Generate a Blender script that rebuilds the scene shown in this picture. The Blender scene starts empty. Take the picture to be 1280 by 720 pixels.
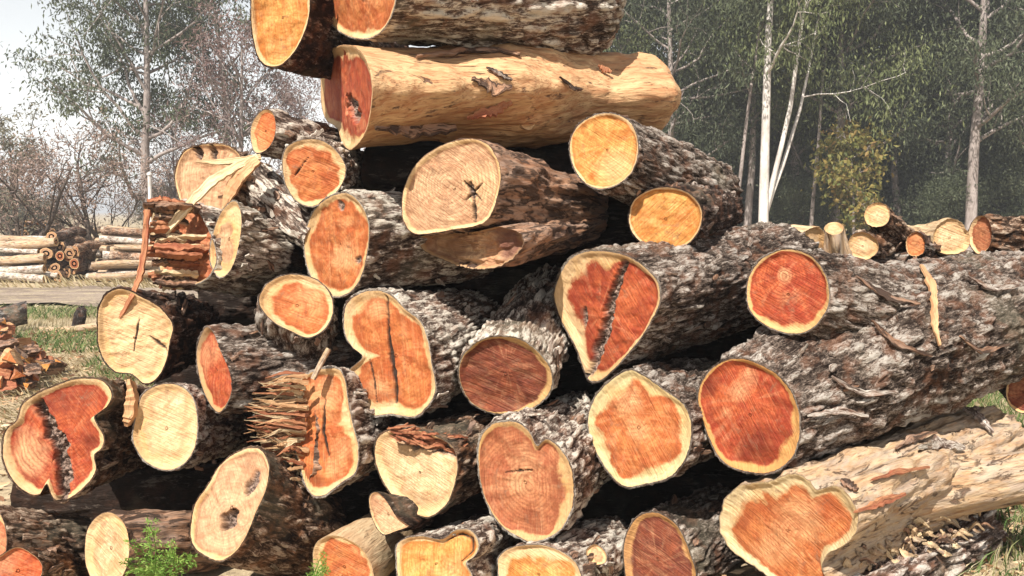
import bpy, math, random
import numpy as np
from mathutils import Vector
R_ = math.radians
scene = bpy.context.scene
COL = scene.collection

# ------------------------------------------------------------------ camera
F_PX = 1108.0; PITCH = math.atan(95.0 / F_PX); CAM = np.array([0.0, 0.0, 1.62])
cam_d = bpy.data.cameras.new('camera'); cam = bpy.data.objects.new('camera', cam_d); COL.objects.link(cam)
cam.location = CAM; cam.rotation_euler = (math.pi / 2 - PITCH, 0, 0)
cam_d.sensor_width = 36.0; cam_d.lens = 36.0 * F_PX / 1280.0
cam_d.clip_start = 0.05; cam_d.clip_end = 6000
scene.camera = cam
# ------------------------------------------------------------------ sky and sun
SUN_EL, SUN_AZ = R_(50), R_(203)          # azimuth clockwise from +Y (behind the camera, a little left)
sdir = Vector((math.sin(SUN_AZ) * math.cos(SUN_EL), math.cos(SUN_AZ) * math.cos(SUN_EL), math.sin(SUN_EL)))
w = bpy.data.worlds.new('World'); scene.world = w; w.use_nodes = True
wn = w.node_tree; wn.nodes.clear()
sky = wn.nodes.new('ShaderNodeTexSky'); sky.sky_type = 'NISHITA'; sky.sun_disc = False
sky.sun_elevation = SUN_EL; sky.sun_rotation = SUN_AZ
sky.air_density = 1.5; sky.dust_density = 0.1; sky.ozone_density = 1.0
bw = wn.nodes.new('ShaderNodeRGBToBW'); hs = wn.nodes.new('ShaderNodeMix'); hs.data_type = 'RGBA'; hs.inputs[0].default_value = 0.85   # thin white overcast veil
bg = wn.nodes.new('ShaderNodeBackground'); bg.inputs['Strength'].default_value = 0.10
wo = wn.nodes.new('ShaderNodeOutputWorld')
wn.links.new(sky.outputs[0], bw.inputs[0]); wn.links.new(sky.outputs[0], hs.inputs[6]); wn.links.new(bw.outputs[0], hs.inputs[7]); wn.links.new(hs.outputs[2], bg.inputs['Color']); wn.links.new(bg.outputs[0], wo.inputs['Surface'])
sun_d = bpy.data.lights.new('sun', 'SUN'); sun_d.energy = 5.0; sun_d.angle = R_(0.5); sun_d.color = (1.0, 0.95, 0.86)
sun = bpy.data.objects.new('sun', sun_d); COL.objects.link(sun)
sun.location = (-5, -8, 12); sun.rotation_euler = sdir.to_track_quat('Z', 'Y').to_euler()
vs = scene.view_settings; vs.view_transform = 'Standard'; vs.look = 'None'; vs.exposure = 0.97; vs.gamma = 1.0; vs.use_curve_mapping = False
scene.cycles.use_denoising = True
scene.cycles.max_bounces = 6; scene.cycles.diffuse_bounces = 2; scene.cycles.transparent_max_bounces = 6

# ------------------------------------------------------------------ helpers
def px(x, y, Y):
    """point of the place seen at photo pixel (x, y), Y metres ahead"""
    r = np.array([(x - 640) / F_PX, math.cos(PITCH) + (360 - y) / F_PX * math.sin(PITCH), (360 - y) / F_PX * math.cos(PITCH) - math.sin(PITCH)])
    return CAM + r * (Y / r[1])
def ray(x, y):
    return px(x, y, 1.0) - CAM
def gpt(x, y):
    r = ray(x, y); return CAM + r * (-CAM[2] / r[2])
def nrm(v):
    v = np.asarray(v, float); return v / (np.linalg.norm(v) + 1e-12)
def hash3(i, j, k, s):
    h = (i.astype(np.int64) * 374761393 + j.astype(np.int64) * 668265263 + k.astype(np.int64) * 2147483647 + int(s) * 1274126177) & 0xffffffff
    h = ((h ^ (h >> 13)) * 1274126177) & 0xffffffff
    h = ((h ^ (h >> 15)) * 2246822519) & 0xffffffff
    return ((h ^ (h >> 16)) & 0xffffff) / float(0xffffff)
def vnoise(P, s=0):
    I = np.floor(P).astype(np.int64); f = P - I; f = f * f * (3 - 2 * f); out = 0
    for dx in (0, 1):
        for dy in (0, 1):
            for dz in (0, 1):
                wt = (f[:, 0] if dx else 1 - f[:, 0]) * (f[:, 1] if dy else 1 - f[:, 1]) * (f[:, 2] if dz else 1 - f[:, 2])
                out = out + wt * hash3(I[:, 0] + dx, I[:, 1] + dy, I[:, 2] + dz, s)
    return out * 2 - 1
def fbm(P, o=4, s=0):
    a, t, n = 1.0, 0.0, 0
    for k in range(o):
        n = n + a * vnoise(P * 2 ** k + 17.3 * k, s + k); t += a; a *= 0.55
    return n / t
def worley(P, s=0):
    I = np.floor(P).astype(np.int64); d1 = np.full(len(P), 9.0); d2 = np.full(len(P), 9.0); cid = np.zeros(len(P))
    for dx in (-1, 0, 1):
        for dy in (-1, 0, 1):
            for dz in (-1, 0, 1):
                a, b, c = I[:, 0] + dx, I[:, 1] + dy, I[:, 2] + dz
                q = np.stack([a + hash3(a, b, c, s), b + hash3(a, b, c, s + 1), c + hash3(a, b, c, s + 2)], 1)
                d = np.linalg.norm(P - q, axis=1)
                m = d < d1
                d2 = np.where(m, d1, np.minimum(d2, d)); cid = np.where(m, hash3(a, b, c, s + 3), cid); d1 = np.where(m, d, d1)
    return d1, d2, cid
def sstep(a, b, x):
    t = np.clip((x - a) / (b - a), 0, 1); return t * t * (3 - 2 * t)

def mesh_np(name, V, faces, attrs=None, smooth=True, mats=()):
    """faces: list of int arrays (n,k)"""
    me = bpy.data.meshes.new(name)
    V = np.asarray(V, np.float32); me.vertices.add(len(V)); me.vertices.foreach_set('co', V.ravel())
    tot = np.concatenate([np.full(len(f), f.shape[1], np.int32) for f in faces])
    idx = np.concatenate([np.asarray(f, np.int32).ravel() for f in faces])
    me.loops.add(len(idx)); me.loops.foreach_set('vertex_index', idx)
    me.polygons.add(len(tot))
    st = np.zeros(len(tot), np.int32); st[1:] = np.cumsum(tot)[:-1]
    me.polygons.foreach_set('loop_start', st)
    me.polygons.foreach_set('use_smooth', np.full(len(tot), smooth))
    me.update(calc_edges=True)
    for k, a in (attrs or {}).items():
        a = np.asarray(a, np.float32)
        if a.ndim == 1:
            at = me.attributes.new(k, 'FLOAT', 'POINT'); at.data.foreach_set('value', a)
        else:
            at = me.attributes.new(k, 'FLOAT_VECTOR', 'POINT'); at.data.foreach_set('vector', a.ravel())
    for m in mats: me.materials.append(m)
    me.validate()
    return me
def link(name, data, parent=None, loc=None):
    o = bpy.data.objects.new(name, data); COL.objects.link(o)
    if parent is not None: o.parent = parent
    if loc is not None: o.location = loc
    return o
def tag(o, label=None, cat=None, group=None, kind=None):
    if label: o['label'] = label
    if cat: o['category'] = cat
    if group: o['group'] = group
    if kind: o['kind'] = kind
    return o
def grid_quads(n, m, closed=True, off=0):
    """m rings of n points"""
    i = np.arange(n if closed else n - 1); j = np.arange(m - 1)
    I, J = np.meshgrid(i, j); I = I.ravel(); J = J.ravel(); I2 = (I + 1) % n
    return np.stack([J * n + I, J * n + I2, (J + 1) * n + I2, (J + 1) * n + I], 1) + off

# ------------------------------------------------------------------ materials
class NT:
    def __init__(s, name):
        s.m = bpy.data.materials.new(name); s.m.use_nodes = True; s.t = s.m.node_tree; s.t.nodes.clear()
        s.out = s.n('ShaderNodeOutputMaterial'); s.b = s.n('ShaderNodeBsdfPrincipled'); s.l(s.b.outputs[0], s.out.inputs[0])
        s.b.inputs['Roughness'].default_value = 0.8; s.b.inputs['Specular IOR Level'].default_value = 0.2
    def n(s, t): return s.t.nodes.new(t)
    def l(s, a, b): s.t.links.new(a, b)
    def attr(s, name): 
        a = s.n('ShaderNodeAttribute'); a.attribute_name = name; return a
    def noise(s, vec, scale, detail=4, rough=0.55, dist=0.0):
        a = s.n('ShaderNodeTexNoise'); a.inputs['Scale'].default_value = scale; a.inputs['Detail'].default_value = detail
        a.inputs['Roughness'].default_value = rough; a.inputs['Distortion'].default_value = dist
        if vec is not None: s.l(vec, a.inputs['Vector'])
        return a.outputs['Fac']
    def voro(s, vec, scale, feature='F1', rand=1.0):
        a = s.n('ShaderNodeTexVoronoi'); a.feature = feature; a.inputs['Scale'].default_value = scale; a.inputs['Randomness'].default_value = rand
        s.l(vec, a.inputs['Vector']); return a
    def mapping(s, vec, scale=(1, 1, 1), rot=(0, 0, 0), loc=(0, 0, 0)):
        a = s.n('ShaderNodeMapping'); a.inputs['Scale'].default_value = scale; a.inputs['Rotation'].default_value = rot; a.inputs['Location'].default_value = loc
        s.l(vec, a.inputs['Vector']); return a.outputs[0]
    def ramp(s, fac, stops):
        a = s.n('ShaderNodeValToRGB'); e = a.color_ramp.elements
        while len(e) > 1: e.remove(e[-1])
        for k, (p, c) in enumerate(stops):
            q = e[0] if k == 0 else e.new(p)
            q.position = p; q.color = (*c, 1) if not isinstance(c, (int, float)) else (c, c, c, 1)
        s.l(fac, a.inputs[0]); return a.outputs[0]
    def mix(s, fac, a, b, mode='MIX'):
        x = s.n('ShaderNodeMix'); x.data_type = 'RGBA'; x.blend_type = mode
        for val, k in ((fac, 0), (a, 6), (b, 7)):
            if isinstance(val, (int, float)): x.inputs[k].default_value = val
            elif isinstance(val, (tuple, list)): x.inputs[k].default_value = (*val, 1)
            else: s.l(val, x.inputs[k])
        return x.outputs[2]
    def math(s, op, a, b=0.0, c=0.0, clamp=False):
        x = s.n('ShaderNodeMath'); x.operation = op; x.use_clamp = clamp
        for k, v in enumerate((a, b, c)):
            if isinstance(v, (int, float)): x.inputs[k].default_value = v
            else: s.l(v, x.inputs[k])
        return x.outputs[0]
    def bump(s, h, strength=0.5, dist=0.01, prev=None):
        x = s.n('ShaderNodeBump'); x.inputs['Strength'].default_value = strength; x.inputs['Distance'].default_value = dist
        s.l(h, x.inputs['Height'])
        if prev is not None: s.l(prev, x.inputs['Normal'])
        return x.outputs[0]

def bark_mat(name, plate=(0.22, 0.155, 0.125), pale=(0.54, 0.485, 0.43), fiss=(0.022, 0.014, 0.011), tint=(0.26, 0.12, 0.07), pale_amt=0.5, scale=1.0):
    t = NT(name); c = t.attr('lc').outputs['Vector']; bh = t.attr('bh').outputs['Fac']
    big = t.noise(t.mapping(c, (1, 1, 0.6)), 6.0, 4, 0.62, 0.6); tin = t.noise(c, 11, 4, 0.6); moss = t.noise(c, 2.2, 3, 0.55)
    sq = t.mapping(c, (64 * scale, 64 * scale, 16 * scale)); v = t.noise(sq, 1.0, 6, 0.68, 0.7)
    sq2 = t.mapping(c, (170 * scale, 170 * scale, 60 * scale)); v2 = t.noise(sq2, 1.0, 4, 0.7)
    h = t.math('ADD', t.math('MULTIPLY', v, 0.66), t.math('ADD', t.math('MULTIPLY', bh, 0.17), t.math('MULTIPLY', v2, 0.27)))     # about 0.3 .. 0.8
    k = t.math('ADD', h, t.math('MULTIPLY_ADD', big, 0.44, -0.22 + 0.0 + (pale_amt - 0.5) * 0.12))
    mid = tuple(0.6 * plate[i] + 0.4 * pale[i] for i in range(3))
    col = t.ramp(k, [(0.44, fiss), (0.52, tuple(0.42 * x for x in plate)), (0.565, tuple(0.85 * x for x in plate)), (0.60, mid), (0.645, pale), (0.80, tuple(min(0.82, 1.15 * x) for x in pale))])
    col = t.mix(t.math('MULTIPLY', t.ramp(tin, [(0.50, 0.0), (0.64, 1.0)]), 0.55), col, t.mix(h, (0.03, 0.017, 0.012), tuple(1.5 * x for x in tint)))
    col = t.mix(t.math('MULTIPLY', t.ramp(moss, [(0.56, 0.0), (0.66, 1.0)]), 0.35), col, t.mix(h, (0.03, 0.028, 0.02), (0.40, 0.36, 0.26)))
    t.l(col, t.b.inputs['Base Color']); t.b.inputs['Roughness'].default_value = 0.9; t.b.inputs['Specular IOR Level'].default_value = 0.1
    t.l(t.bump(t.math('ADD', v, t.math('MULTIPLY', v2, 0.45)), 1.0, 0.018), t.b.inputs['Normal'])
    return t.m

def side_wood_mat(name, a=(0.54, 0.345, 0.185), b=(0.38, 0.18, 0.085), dark=(0.12, 0.055, 0.05), patch=0.5, grey=0.0):
    t = NT(name); c = t.attr('lc').outputs['Vector']
    st = t.mapping(c, (34, 34, 5)); st2 = t.mapping(c, (120, 120, 14))
    n1 = t.noise(st, 1.0, 5, 0.6, 0.4); n2 = t.noise(st2, 1.0, 4, 0.6); big = t.noise(t.mapping(c, (5, 5, 2.6)), 1.0, 4, 0.6, 0.8)
    col = t.mix(t.ramp(n1, [(0.42, 0.0), (0.66, 1.0)]), a, b)
    col = t.mix(t.ramp(n2, [(0.34, 0.8), (0.47, 0.0)]), col, tuple(0.55 * x for x in b))
    col = t.mix(t.math('MULTIPLY', t.ramp(big, [(0.5, 0.0), (0.62, 1.0)]), 0.45), col, b)
    if grey: col = t.mix(t.math('MULTIPLY', t.ramp(t.noise(t.mapping(c, (20, 20, 5)), 1.0, 6, 0.7, 0.5), [(0.42, 0.0), (0.60, 1.0)]), grey), col, (0.34, 0.31, 0.28))
    pt = t.ramp(t.noise(t.mapping(c, (16, 16, 4.5), loc=(3, 1, 7)), 1.0, 7, 0.72, 1.2), [(0.66 - 0.12 * patch, 0.0), (0.72 - 0.12 * patch, 1.0)])
    col = t.mix(t.math('MULTIPLY', pt, 0.85), col, dark)
    t.l(col, t.b.inputs['Base Color']); t.b.inputs['Roughness'].default_value = 0.65
    h = t.math('ADD', t.math('MULTIPLY', n1, 1.0), t.math('ADD', t.math('MULTIPLY', n2, 0.35), t.math('MULTIPLY', pt, 0.8)))
    t.l(t.bump(h, 0.9, 0.014), t.b.inputs['Normal'])
    return t.m

SAP = (0.66, 0.455, 0.255)
PAL = {
 'red':    ((0.299, 0.042, 0.017), (0.448, 0.100, 0.032)),
 'orange': ((0.388, 0.092, 0.027), (0.528, 0.183, 0.056)),
 'bright': ((0.473, 0.160, 0.035), (0.616, 0.320, 0.093)),
 'pale':   ((0.54, 0.31, 0.15), (0.64, 0.46, 0.275)),
 'tan':    ((0.40, 0.20, 0.105), (0.52, 0.33, 0.19)),
 'brown':  ((0.15, 0.036, 0.020), (0.25, 0.065, 0.028)),
 'rose':   ((0.323, 0.092, 0.041), (0.453, 0.173, 0.077)),
}
def face_mat(name, pal='orange', sap=SAP, saw=0.4, seed=0, ring=0.5, stain=0.0, bright=0.0, sawk=0.5):
    A, B = PAL[pal]; t = NT(name); rg = random.Random(seed * 7 + 1)
    fp = t.attr('fpos').outputs['Vector']; sd = t.attr('sd').outputs['Fac']; rot = t.attr('rot').outputs['Fac']; crk = t.attr('crk').outputs['Fac']; rr = t.attr('rr').outputs['Fac']; pv = t.attr('pol').outputs['Vector']
    p = t.mapping(fp, (1, 1, 1), (0, 0, saw), (seed * 3.1, seed * 1.7, seed * 0.37))
    n0 = t.noise(p, 4.5, 3, 0.55, 0.8); n1 = t.noise(p, 10, 5, 0.66, 0.9); n3 = t.noise(p, 48, 5, 0.65)
    st = t.noise(t.mapping(p, (8, 170, 1)), 1.0, 4, 0.65, 0.25)                                   # chain-saw scoring
    st2 = t.noise(t.mapping(p, (2.6, 30, 1), (0, 0, rg.uniform(-0.5, 0.5))), 1.0, 4, 0.6, 1.0)    # broad pulled-fibre streaks
    ra = t.noise(t.mapping(pv, (9, 9, 1.2)), 1.0, 4, 0.62, 0.2); ra2 = t.noise(t.mapping(pv, (30, 30, 2.0)), 1.0, 3, 0.6)   # rays from the pith
    pc = t.ramp(rr, [(0.004, 0.0), (0.045, 1.0)])
    lite = tuple(min(0.85, 0.40 * SAP[i] + 0.70 * B[i]) for i in range(3)); deep = tuple(0.55 * x for x in A)
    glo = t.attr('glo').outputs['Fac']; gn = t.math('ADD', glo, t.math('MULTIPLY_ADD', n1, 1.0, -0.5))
    col = t.mix(t.ramp(n1, [(0.38, 0.0), (0.60, 1.0)]), A, B)
    col = t.mix(t.math('MULTIPLY', t.math('MULTIPLY_ADD', sd, -0.55, 1.55, clamp=True), 0.55), col, tuple(0.85 * x for x in A))          # redder towards the heart's edge
    col = t.mix(t.math('MULTIPLY', t.ramp(ra, [(0.36, 1.0), (0.50, 0.0)]), t.math('MULTIPLY', pc, 0.40)), col, deep)
    col = t.mix(t.math('MULTIPLY', t.ramp(ra, [(0.52, 0.0), (0.66, 1.0)]), t.math('MULTIPLY', pc, 0.40)), col, lite)
    col = t.mix(t.math('MULTIPLY', t.ramp(st2, [(0.54, 0.0), (0.68, 1.0)]), 0.32), col, lite)
    col = t.mix(t.math('MULTIPLY', t.ramp(n3, [(0.34, 1.0), (0.46, 0.0)]), 0.35), col, deep)
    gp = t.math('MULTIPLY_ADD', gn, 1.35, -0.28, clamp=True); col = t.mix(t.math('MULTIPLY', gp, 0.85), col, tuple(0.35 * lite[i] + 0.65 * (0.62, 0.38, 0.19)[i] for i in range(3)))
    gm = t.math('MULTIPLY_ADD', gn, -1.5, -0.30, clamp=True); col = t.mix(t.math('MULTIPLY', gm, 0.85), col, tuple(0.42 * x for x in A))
    rn = t.math('ADD', t.math('MULTIPLY', rr, 430.0), t.math('MULTIPLY', n1, 22.0)); rg_ = t.math('MULTIPLY_ADD', t.math('SINE', rn), 0.5, 0.5)
    rn2 = t.math('MULTIPLY_ADD', t.math('SINE', t.math('ADD', t.math('MULTIPLY', rr, 140.0), t.math('MULTIPLY', n0, 14.0))), 0.5, 0.5)
    col = t.mix(t.math('MULTIPLY', t.math('MULTIPLY', t.math('POWER', rg_, 2.0), n3), ring * 1.1), col, tuple(0.6 * x for x in A))
    col = t.mix(t.math('MULTIPLY', t.math('POWER', rn2, 4.0), ring * 0.35), col, tuple(0.6 * x for x in A))
    col = t.mix(t.math('MULTIPLY', t.ramp(st, [(0.34, 1.0), (0.50, 0.0)]), sawk * 0.55), col, deep)
    col = t.mix(t.math('MULTIPLY', t.ramp(st, [(0.56, 0.0), (0.70, 1.0)]), 0.45 * sawk), col, lite)
    if stain: col = t.mix(t.math('MULTIPLY', t.ramp(t.noise(p, 5, 3, 0.5), [(0.48, 0.0), (0.58, 1.0)]), stain), col, (0.10, 0.035, 0.03))
    sdn = t.math('ADD', sd, t.math('ADD', t.math('MULTIPLY_ADD', n1, 0.9, -0.45), t.math('MULTIPLY_ADD', n3, 0.6, -0.3)))
    sf = t.math('MULTIPLY_ADD', sdn, -3.0, 3.3, clamp=True)
    hr = t.math('MULTIPLY', t.math('MULTIPLY_ADD', t.math('ABSOLUTE', t.math('SUBTRACT', sdn, 1.35)), -2.6, 1.0, clamp=True), 0.5)
    col = t.mix(hr, col, tuple(0.72 * x for x in A))
    sapc = t.mix(t.math('ADD', t.math('MULTIPLY', t.ramp(n0, [(0.42, 0.0), (0.62, 1.0)]), 0.55), t.math('MULTIPLY_ADD', sd, 0.55, -0.15, clamp=True), clamp=True), sap, (0.50, 0.27, 0.09)); sapc = t.mix(t.math('MULTIPLY', n3, 0.5), sapc, tuple(0.66 * x for x in sap))
    sapc = t.mix(t.math('MULTIPLY', rg_, 0.2), sapc, (0.36, 0.19, 0.07))
    col = t.mix(sf, col, sapc)
    ck = t.math('MULTIPLY', t.ramp(ra2, [(0.24, 1.0), (0.30, 0.0)]), t.ramp(rr, [(0.015, 0.0), (0.04, 1.0), (0.18, 0.0)]))
    col = t.mix(t.math('MULTIPLY', ck, 0.8), col, (0.05, 0.025, 0.018))
    dirt = t.ramp(t.noise(p, 14, 6, 0.75, 0.8), [(0.56, 0.0), (0.70, 0.65)]); col = t.mix(dirt, col, (0.20, 0.115, 0.07))
    rotc = t.mix(t.ramp(t.noise(fp, 120, 4, 0.7), [(0.40, 0.0), (0.62, 1.0)]), (0.03, 0.017, 0.013), (0.34, 0.24, 0.19))
    col = t.mix(rot, col, rotc); col = t.mix(crk, col, (0.03, 0.017, 0.012))
    t.l(col, t.b.inputs['Base Color']); t.b.inputs['Roughness'].default_value = 0.7
    h = t.math('ADD', t.math('MULTIPLY', st, 1.0), t.math('ADD', t.math('MULTIPLY', n3, 0.7), t.math('MULTIPLY', st2, 1.2)))
    t.l(t.bump(h, 0.8, 0.009), t.b.inputs['Normal'])
    return t.m

BARK = {
 'grey':  bark_mat('bark_grey', plate=(0.24, 0.18, 0.145), pale=(0.47, 0.42, 0.37), pale_amt=0.6, scale=1.45),
 'pale':  bark_mat('bark_pale', plate=(0.22, 0.16, 0.13), pale=(0.62, 0.56, 0.48), pale_amt=0.95),
 'dark':  bark_mat('bark_dark', plate=(0.15, 0.10, 0.08), pale=(0.42, 0.36, 0.31), pale_amt=0.2),
 'brown': bark_mat('bark_brown', plate=(0.20, 0.12, 0.08), pale=(0.48, 0.37, 0.28), tint=(0.34, 0.15, 0.07), pale_amt=0.5),
 'gash':  side_wood_mat('torn_brown_wood', (0.36, 0.20, 0.12), (0.17, 0.08, 0.045), (0.035, 0.022, 0.018), 1.35, 0.3),
 'deep': bark_mat('bark_gap_shade', plate=(0.045, 0.032, 0.026), pale=(0.11, 0.09, 0.075), tint=(0.06, 0.03, 0.02), pale_amt=0.2),  # near-black tones put the shade of the gaps into the bark colour
 'coarse': bark_mat('bark_coarse', pale_amt=0.8, pale=(0.58, 0.52, 0.46), scale=0.75),
 'wood':  side_wood_mat('bare_wood'),
 'cream': side_wood_mat('bare_wood_cream', (0.54, 0.40, 0.245), (0.40, 0.25, 0.14), (0.15, 0.095, 0.07), 0.2),
 'weath': side_wood_mat('weathered_wood', (0.47, 0.33, 0.20), (0.31, 0.175, 0.09), (0.13, 0.075, 0.05), 0.75, 0.45),
}
M_SPL = side_wood_mat('splinter_red', (0.40, 0.18, 0.09), (0.26, 0.075, 0.04), (0.09, 0.035, 0.028), 0.4)
M_SPLP = side_wood_mat('splinter_pale', (0.60, 0.48, 0.31), (0.48, 0.31, 0.165), (0.24, 0.155, 0.10), 0.0)

# ------------------------------------------------------------------ log builder
def catmull(pts, k=14):
    P = np.asarray(pts, float); n = len(P); out = []
    for i in range(n):
        p0, p1, p2, p3 = P[i - 1], P[i], P[(i + 1) % n], P[(i + 2) % n]
        for j in range(k):
            t = j / k
            out.append(0.5 * ((2 * p1) + (-p0 + p2) * t + (2 * p0 - 5 * p1 + 4 * p2 - p3) * t * t + (-p0 + 3 * p1 - 3 * p2 + p3) * t ** 3))
    return np.array(out)
def seg_dist(Q, pl):
    d = np.full(len(Q), 1e9); tt = np.zeros(len(Q)); n = len(pl) - 1
    for i in range(n):
        a, b = np.array(pl[i], float), np.array(pl[i + 1], float); ab = b - a
        t = np.clip(((Q - a) @ ab) / (ab @ ab + 1e-9), 0, 1); e = np.linalg.norm(Q - (a + t[:, None] * ab), axis=1)
        m = e < d; d = np.where(m, e, d); tt = np.where(m, (i + t) / n, tt)
    return d, tt

LOGN = [0]
def log_geo(outline, Y0, back, Y1, rs=0.9, ctr=None, ft=0.0, bark='grey', amp=0.012, lump=0.03, ext=1.15, bend=0.0, fq=1.0, rough=0.012,
            pal='orange', sapw=0.12, sapdir=None, sapk=0.5, saw=0.4, ring=0.5, stain=0.0, sap=SAP, rots=(), cracks=(), dense=1.0, sawk=0.5, dish=0.012, faceamp=0.005, nomorph=False, pith=None, prof=None, path=None, glow=()):
    LOGN[0] += 1; seed = LOGN[0]; rng = np.random.RandomState(seed)
    op = np.array(outline, float)
    cp = np.array(ctr if ctr else op.mean(0))
    P0 = px(cp[0], cp[1], Y0); P1 = px(back[0], back[1], Y1); P1 = P0 + (P1 - P0) * ext
    a = nrm(P1 - P0); L = np.linalg.norm(P1 - P0)
    n = nrm((1 - ft) * (-a) + ft * nrm(CAM - P0))
    u = nrm(np.cross(np.array([0, 0, 1.0]), n)); v = np.cross(n, u)
    def toplane(q):
        out = []
        for x, y in q:
            r = ray(x, y); t = ((P0 - CAM) @ n) / (r @ n); out.append(CAM + r * t - P0)
        out = np.array(out); return np.stack([out @ u, out @ v], 1)
    den = catmull(op, 12); uv = toplane(den)
    th = np.arctan2(uv[:, 1], uv[:, 0]); rad = np.linalg.norm(uv, axis=1); o = np.argsort(th); th, rad = th[o], rad[o]
    Rm = rad.mean(); N = int(np.clip(dense * 2 * math.pi * Rm / 0.0085, 60, 190)); T = np.linspace(-math.pi, math.pi, N, endpoint=False)
    rO = np.interp(T, np.r_[th[-1] - 2 * math.pi, th, th[0] + 2 * math.pi], np.r_[rad[-1], rad, rad[0]])
    cs = np.stack([np.cos(T) * 3, np.sin(T) * 3, np.full(N, seed * 3.3)], 1)
    rO = rO * (1 + rough * fbm(cs * 2.2, 3, seed) + 0.6 * rough * vnoise(cs * 9, seed))
    isb = bark in ('grey', 'pale', 'dark', 'brown', 'coarse', 'deep')
    fin = 0.965 if isb else 0.985
    # ---- body
    Mn = int(np.clip(dense * L / 0.0095, 24, 230)); S = np.linspace(0, 1, Mn)
    off = rO[:, None] * (np.cos(T)[:, None] * u + np.sin(T)[:, None] * v)
    oa = off @ a; operp = off - oa[:, None] * a
    dirp = operp / np.linalg.norm(operp, axis=1)[:, None]
    e1 = nrm(np.cross(a, [0.3, 0.2, 1.0])); e2 = np.cross(a, e1)
    Rp = np.linalg.norm(operp, axis=1); Rpm = np.sqrt((Rp ** 2).mean())
    bv = e2 * bend * L
    rings = []; cents = []; rnd = []
    if path:
        PP = np.array([P0] + [px(*q) for q in path]); dl = np.r_[0, np.cumsum(np.linalg.norm(np.diff(PP, axis=0), axis=1))]; dl /= dl[-1]
        PC = np.stack([np.interp(S, dl, PP[:, q]) for q in range(3)], 1)
        for _ in range(int(Mn / 5)): PC[1:-1] = 0.25 * PC[:-2] + 0.5 * PC[1:-1] + 0.25 * PC[2:]
    for si, s in enumerate(S):
        m = 0 if nomorph else sstep(0.0, 0.75, s) * 0.75
        k = 1 + (rs - 1) * s
        if prof: k = np.interp(s, [q[0] for q in prof], [q[1] for q in prof])
        ofs = (operp * (1 - m) + dirp * Rpm * m) * k + (oa * max(0.0, 1 - s * 1.6))[:, None] * a
        c = P0 + a * L * s + bv * math.sin(math.pi * s) if not path else PC[si]
        rings.append(c + ofs); cents.append(c)
    V = np.concatenate(rings); SS = np.repeat(S, N); D = np.tile(dirp, (Mn, 1))
    lc = np.stack([(V - P0) @ e1, (V - P0) @ e2, (V - P0) @ a], 1) + seed * 1.37
    fade = sstep(0.0, 0.03 / L, SS) * 0.9 + 0.1
    V = V + D * (lump * Rpm * 2.0 * fbm(lc * np.array([5, 5, 4]), 3, seed) * sstep(0, 0.25, SS) * fade)[:, None]
    if isb:
        q = lc * np.array([27, 27, 6]) * fq; q = q + 0.55 * np.stack([vnoise(q * 0.9, 3), vnoise(q * 0.9, 5), vnoise(q * 0.9, 7)], 1)
        d1, d2, cid = worley(q, seed)
        pl = np.clip((d2 - d1) * 2.4, 0, 1); fb = fbm(lc * np.array([60, 60, 22]) * fq, 3, seed + 9)
        bh = np.clip(pl * (0.35 + 0.55 * cid) + 0.42 * fb + 0.05, 0, 1)
        V = V + D * ((bh - 0.35) * amp * 1.5 * fade)[:, None]
    else:
        fb = fbm(lc * np.array([34, 34, 5]), 4, seed); bh = np.full(len(V), 0.6) + 0.2 * fb
        V = V + D * (fb * amp * fade)[:, None]
    # front ring (bark end), far cap
    ev = fbm(cs * 3.1 + 4.0, 3, seed + 6); ew = vnoise(cs * 11.0, seed + 3)
    front = P0 + off * fin - n * 0.0005
    mid = P0 + off * ((1.0 + 0.018 * ev + 0.010 * ew) if isb else np.ones(N))[:, None] + n * ((0.001 + 0.006 * np.clip(ev + ew, -0.6, 1)) if isb else np.full(N, 0.001))[:, None]
    Vb = np.concatenate([front, mid, V, [cents[-1]]]); lcb = np.stack([(Vb - P0) @ e1, (Vb - P0) @ e2, (Vb - P0) @ a], 1) + seed * 1.37; lcb[:N, 2] += 0.3
    bhb = np.r_[np.full(N, 0.35), np.clip(0.4 + 0.5 * ev, 0, 1), bh, [0.5]]
    F = grid_quads(N, Mn + 2)
    last = (Mn + 1) * N; i = np.arange(N)
    cap = np.stack([last + i, last + (i + 1) % N, np.full(N, len(Vb) - 1)], 1)
    # ---- cut face
    K = int(np.clip(Rm / 0.0055, 16, 46)); t = np.linspace(0, 1, K + 1)[1:]
    pu = np.zeros(2)
    pu = rng.uniform(-0.28, 0.28, 2) * Rm
    if pith is not None: pu = toplane([pith])[0]
    rim2 = np.stack([np.cos(T) * rO, np.sin(T) * rO], 1) * fin
    fuv = np.concatenate([[pu * 0]] + [rim2 * tt for tt in t]); ftt = np.concatenate([[0.0], np.repeat(t, N)]); fth = np.concatenate([[0.0], np.tile(T, K)])
    rim = np.concatenate([[Rm], np.tile(rO, K)])
    sw = 1.08 * sapw * Rm * np.ones(len(fuv))
    if sapdir is not None: sw = sw * (1 + sapk * np.cos(fth - sapdir))
    sw = sw * (1 + 0.95 * fbm(np.stack([np.cos(fth) * 2.4, np.sin(fth) * 2.4, np.full(len(fth), seed * 2.7)], 1), 2, seed)) + 1e-4
    sd = (1 - ftt) * rim / np.maximum(sw, 1e-4)
    rr = ftt * ftt * 0.5 * rim + (1 - 0.5 * ftt) * np.linalg.norm(fuv - pu, axis=1) * 0.9
    if pith is not None: rr = np.linalg.norm(fuv - pu, axis=1)
    FV = P0 + fuv[:, :1] * u + fuv[:, 1:] * v
    dz = np.zeros(len(FV)); rot = np.zeros(len(FV)); crk = np.zeros(len(FV))
    n3 = np.concatenate([fuv, np.full((len(fuv), 1), seed * 1.9)], 1)
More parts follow.
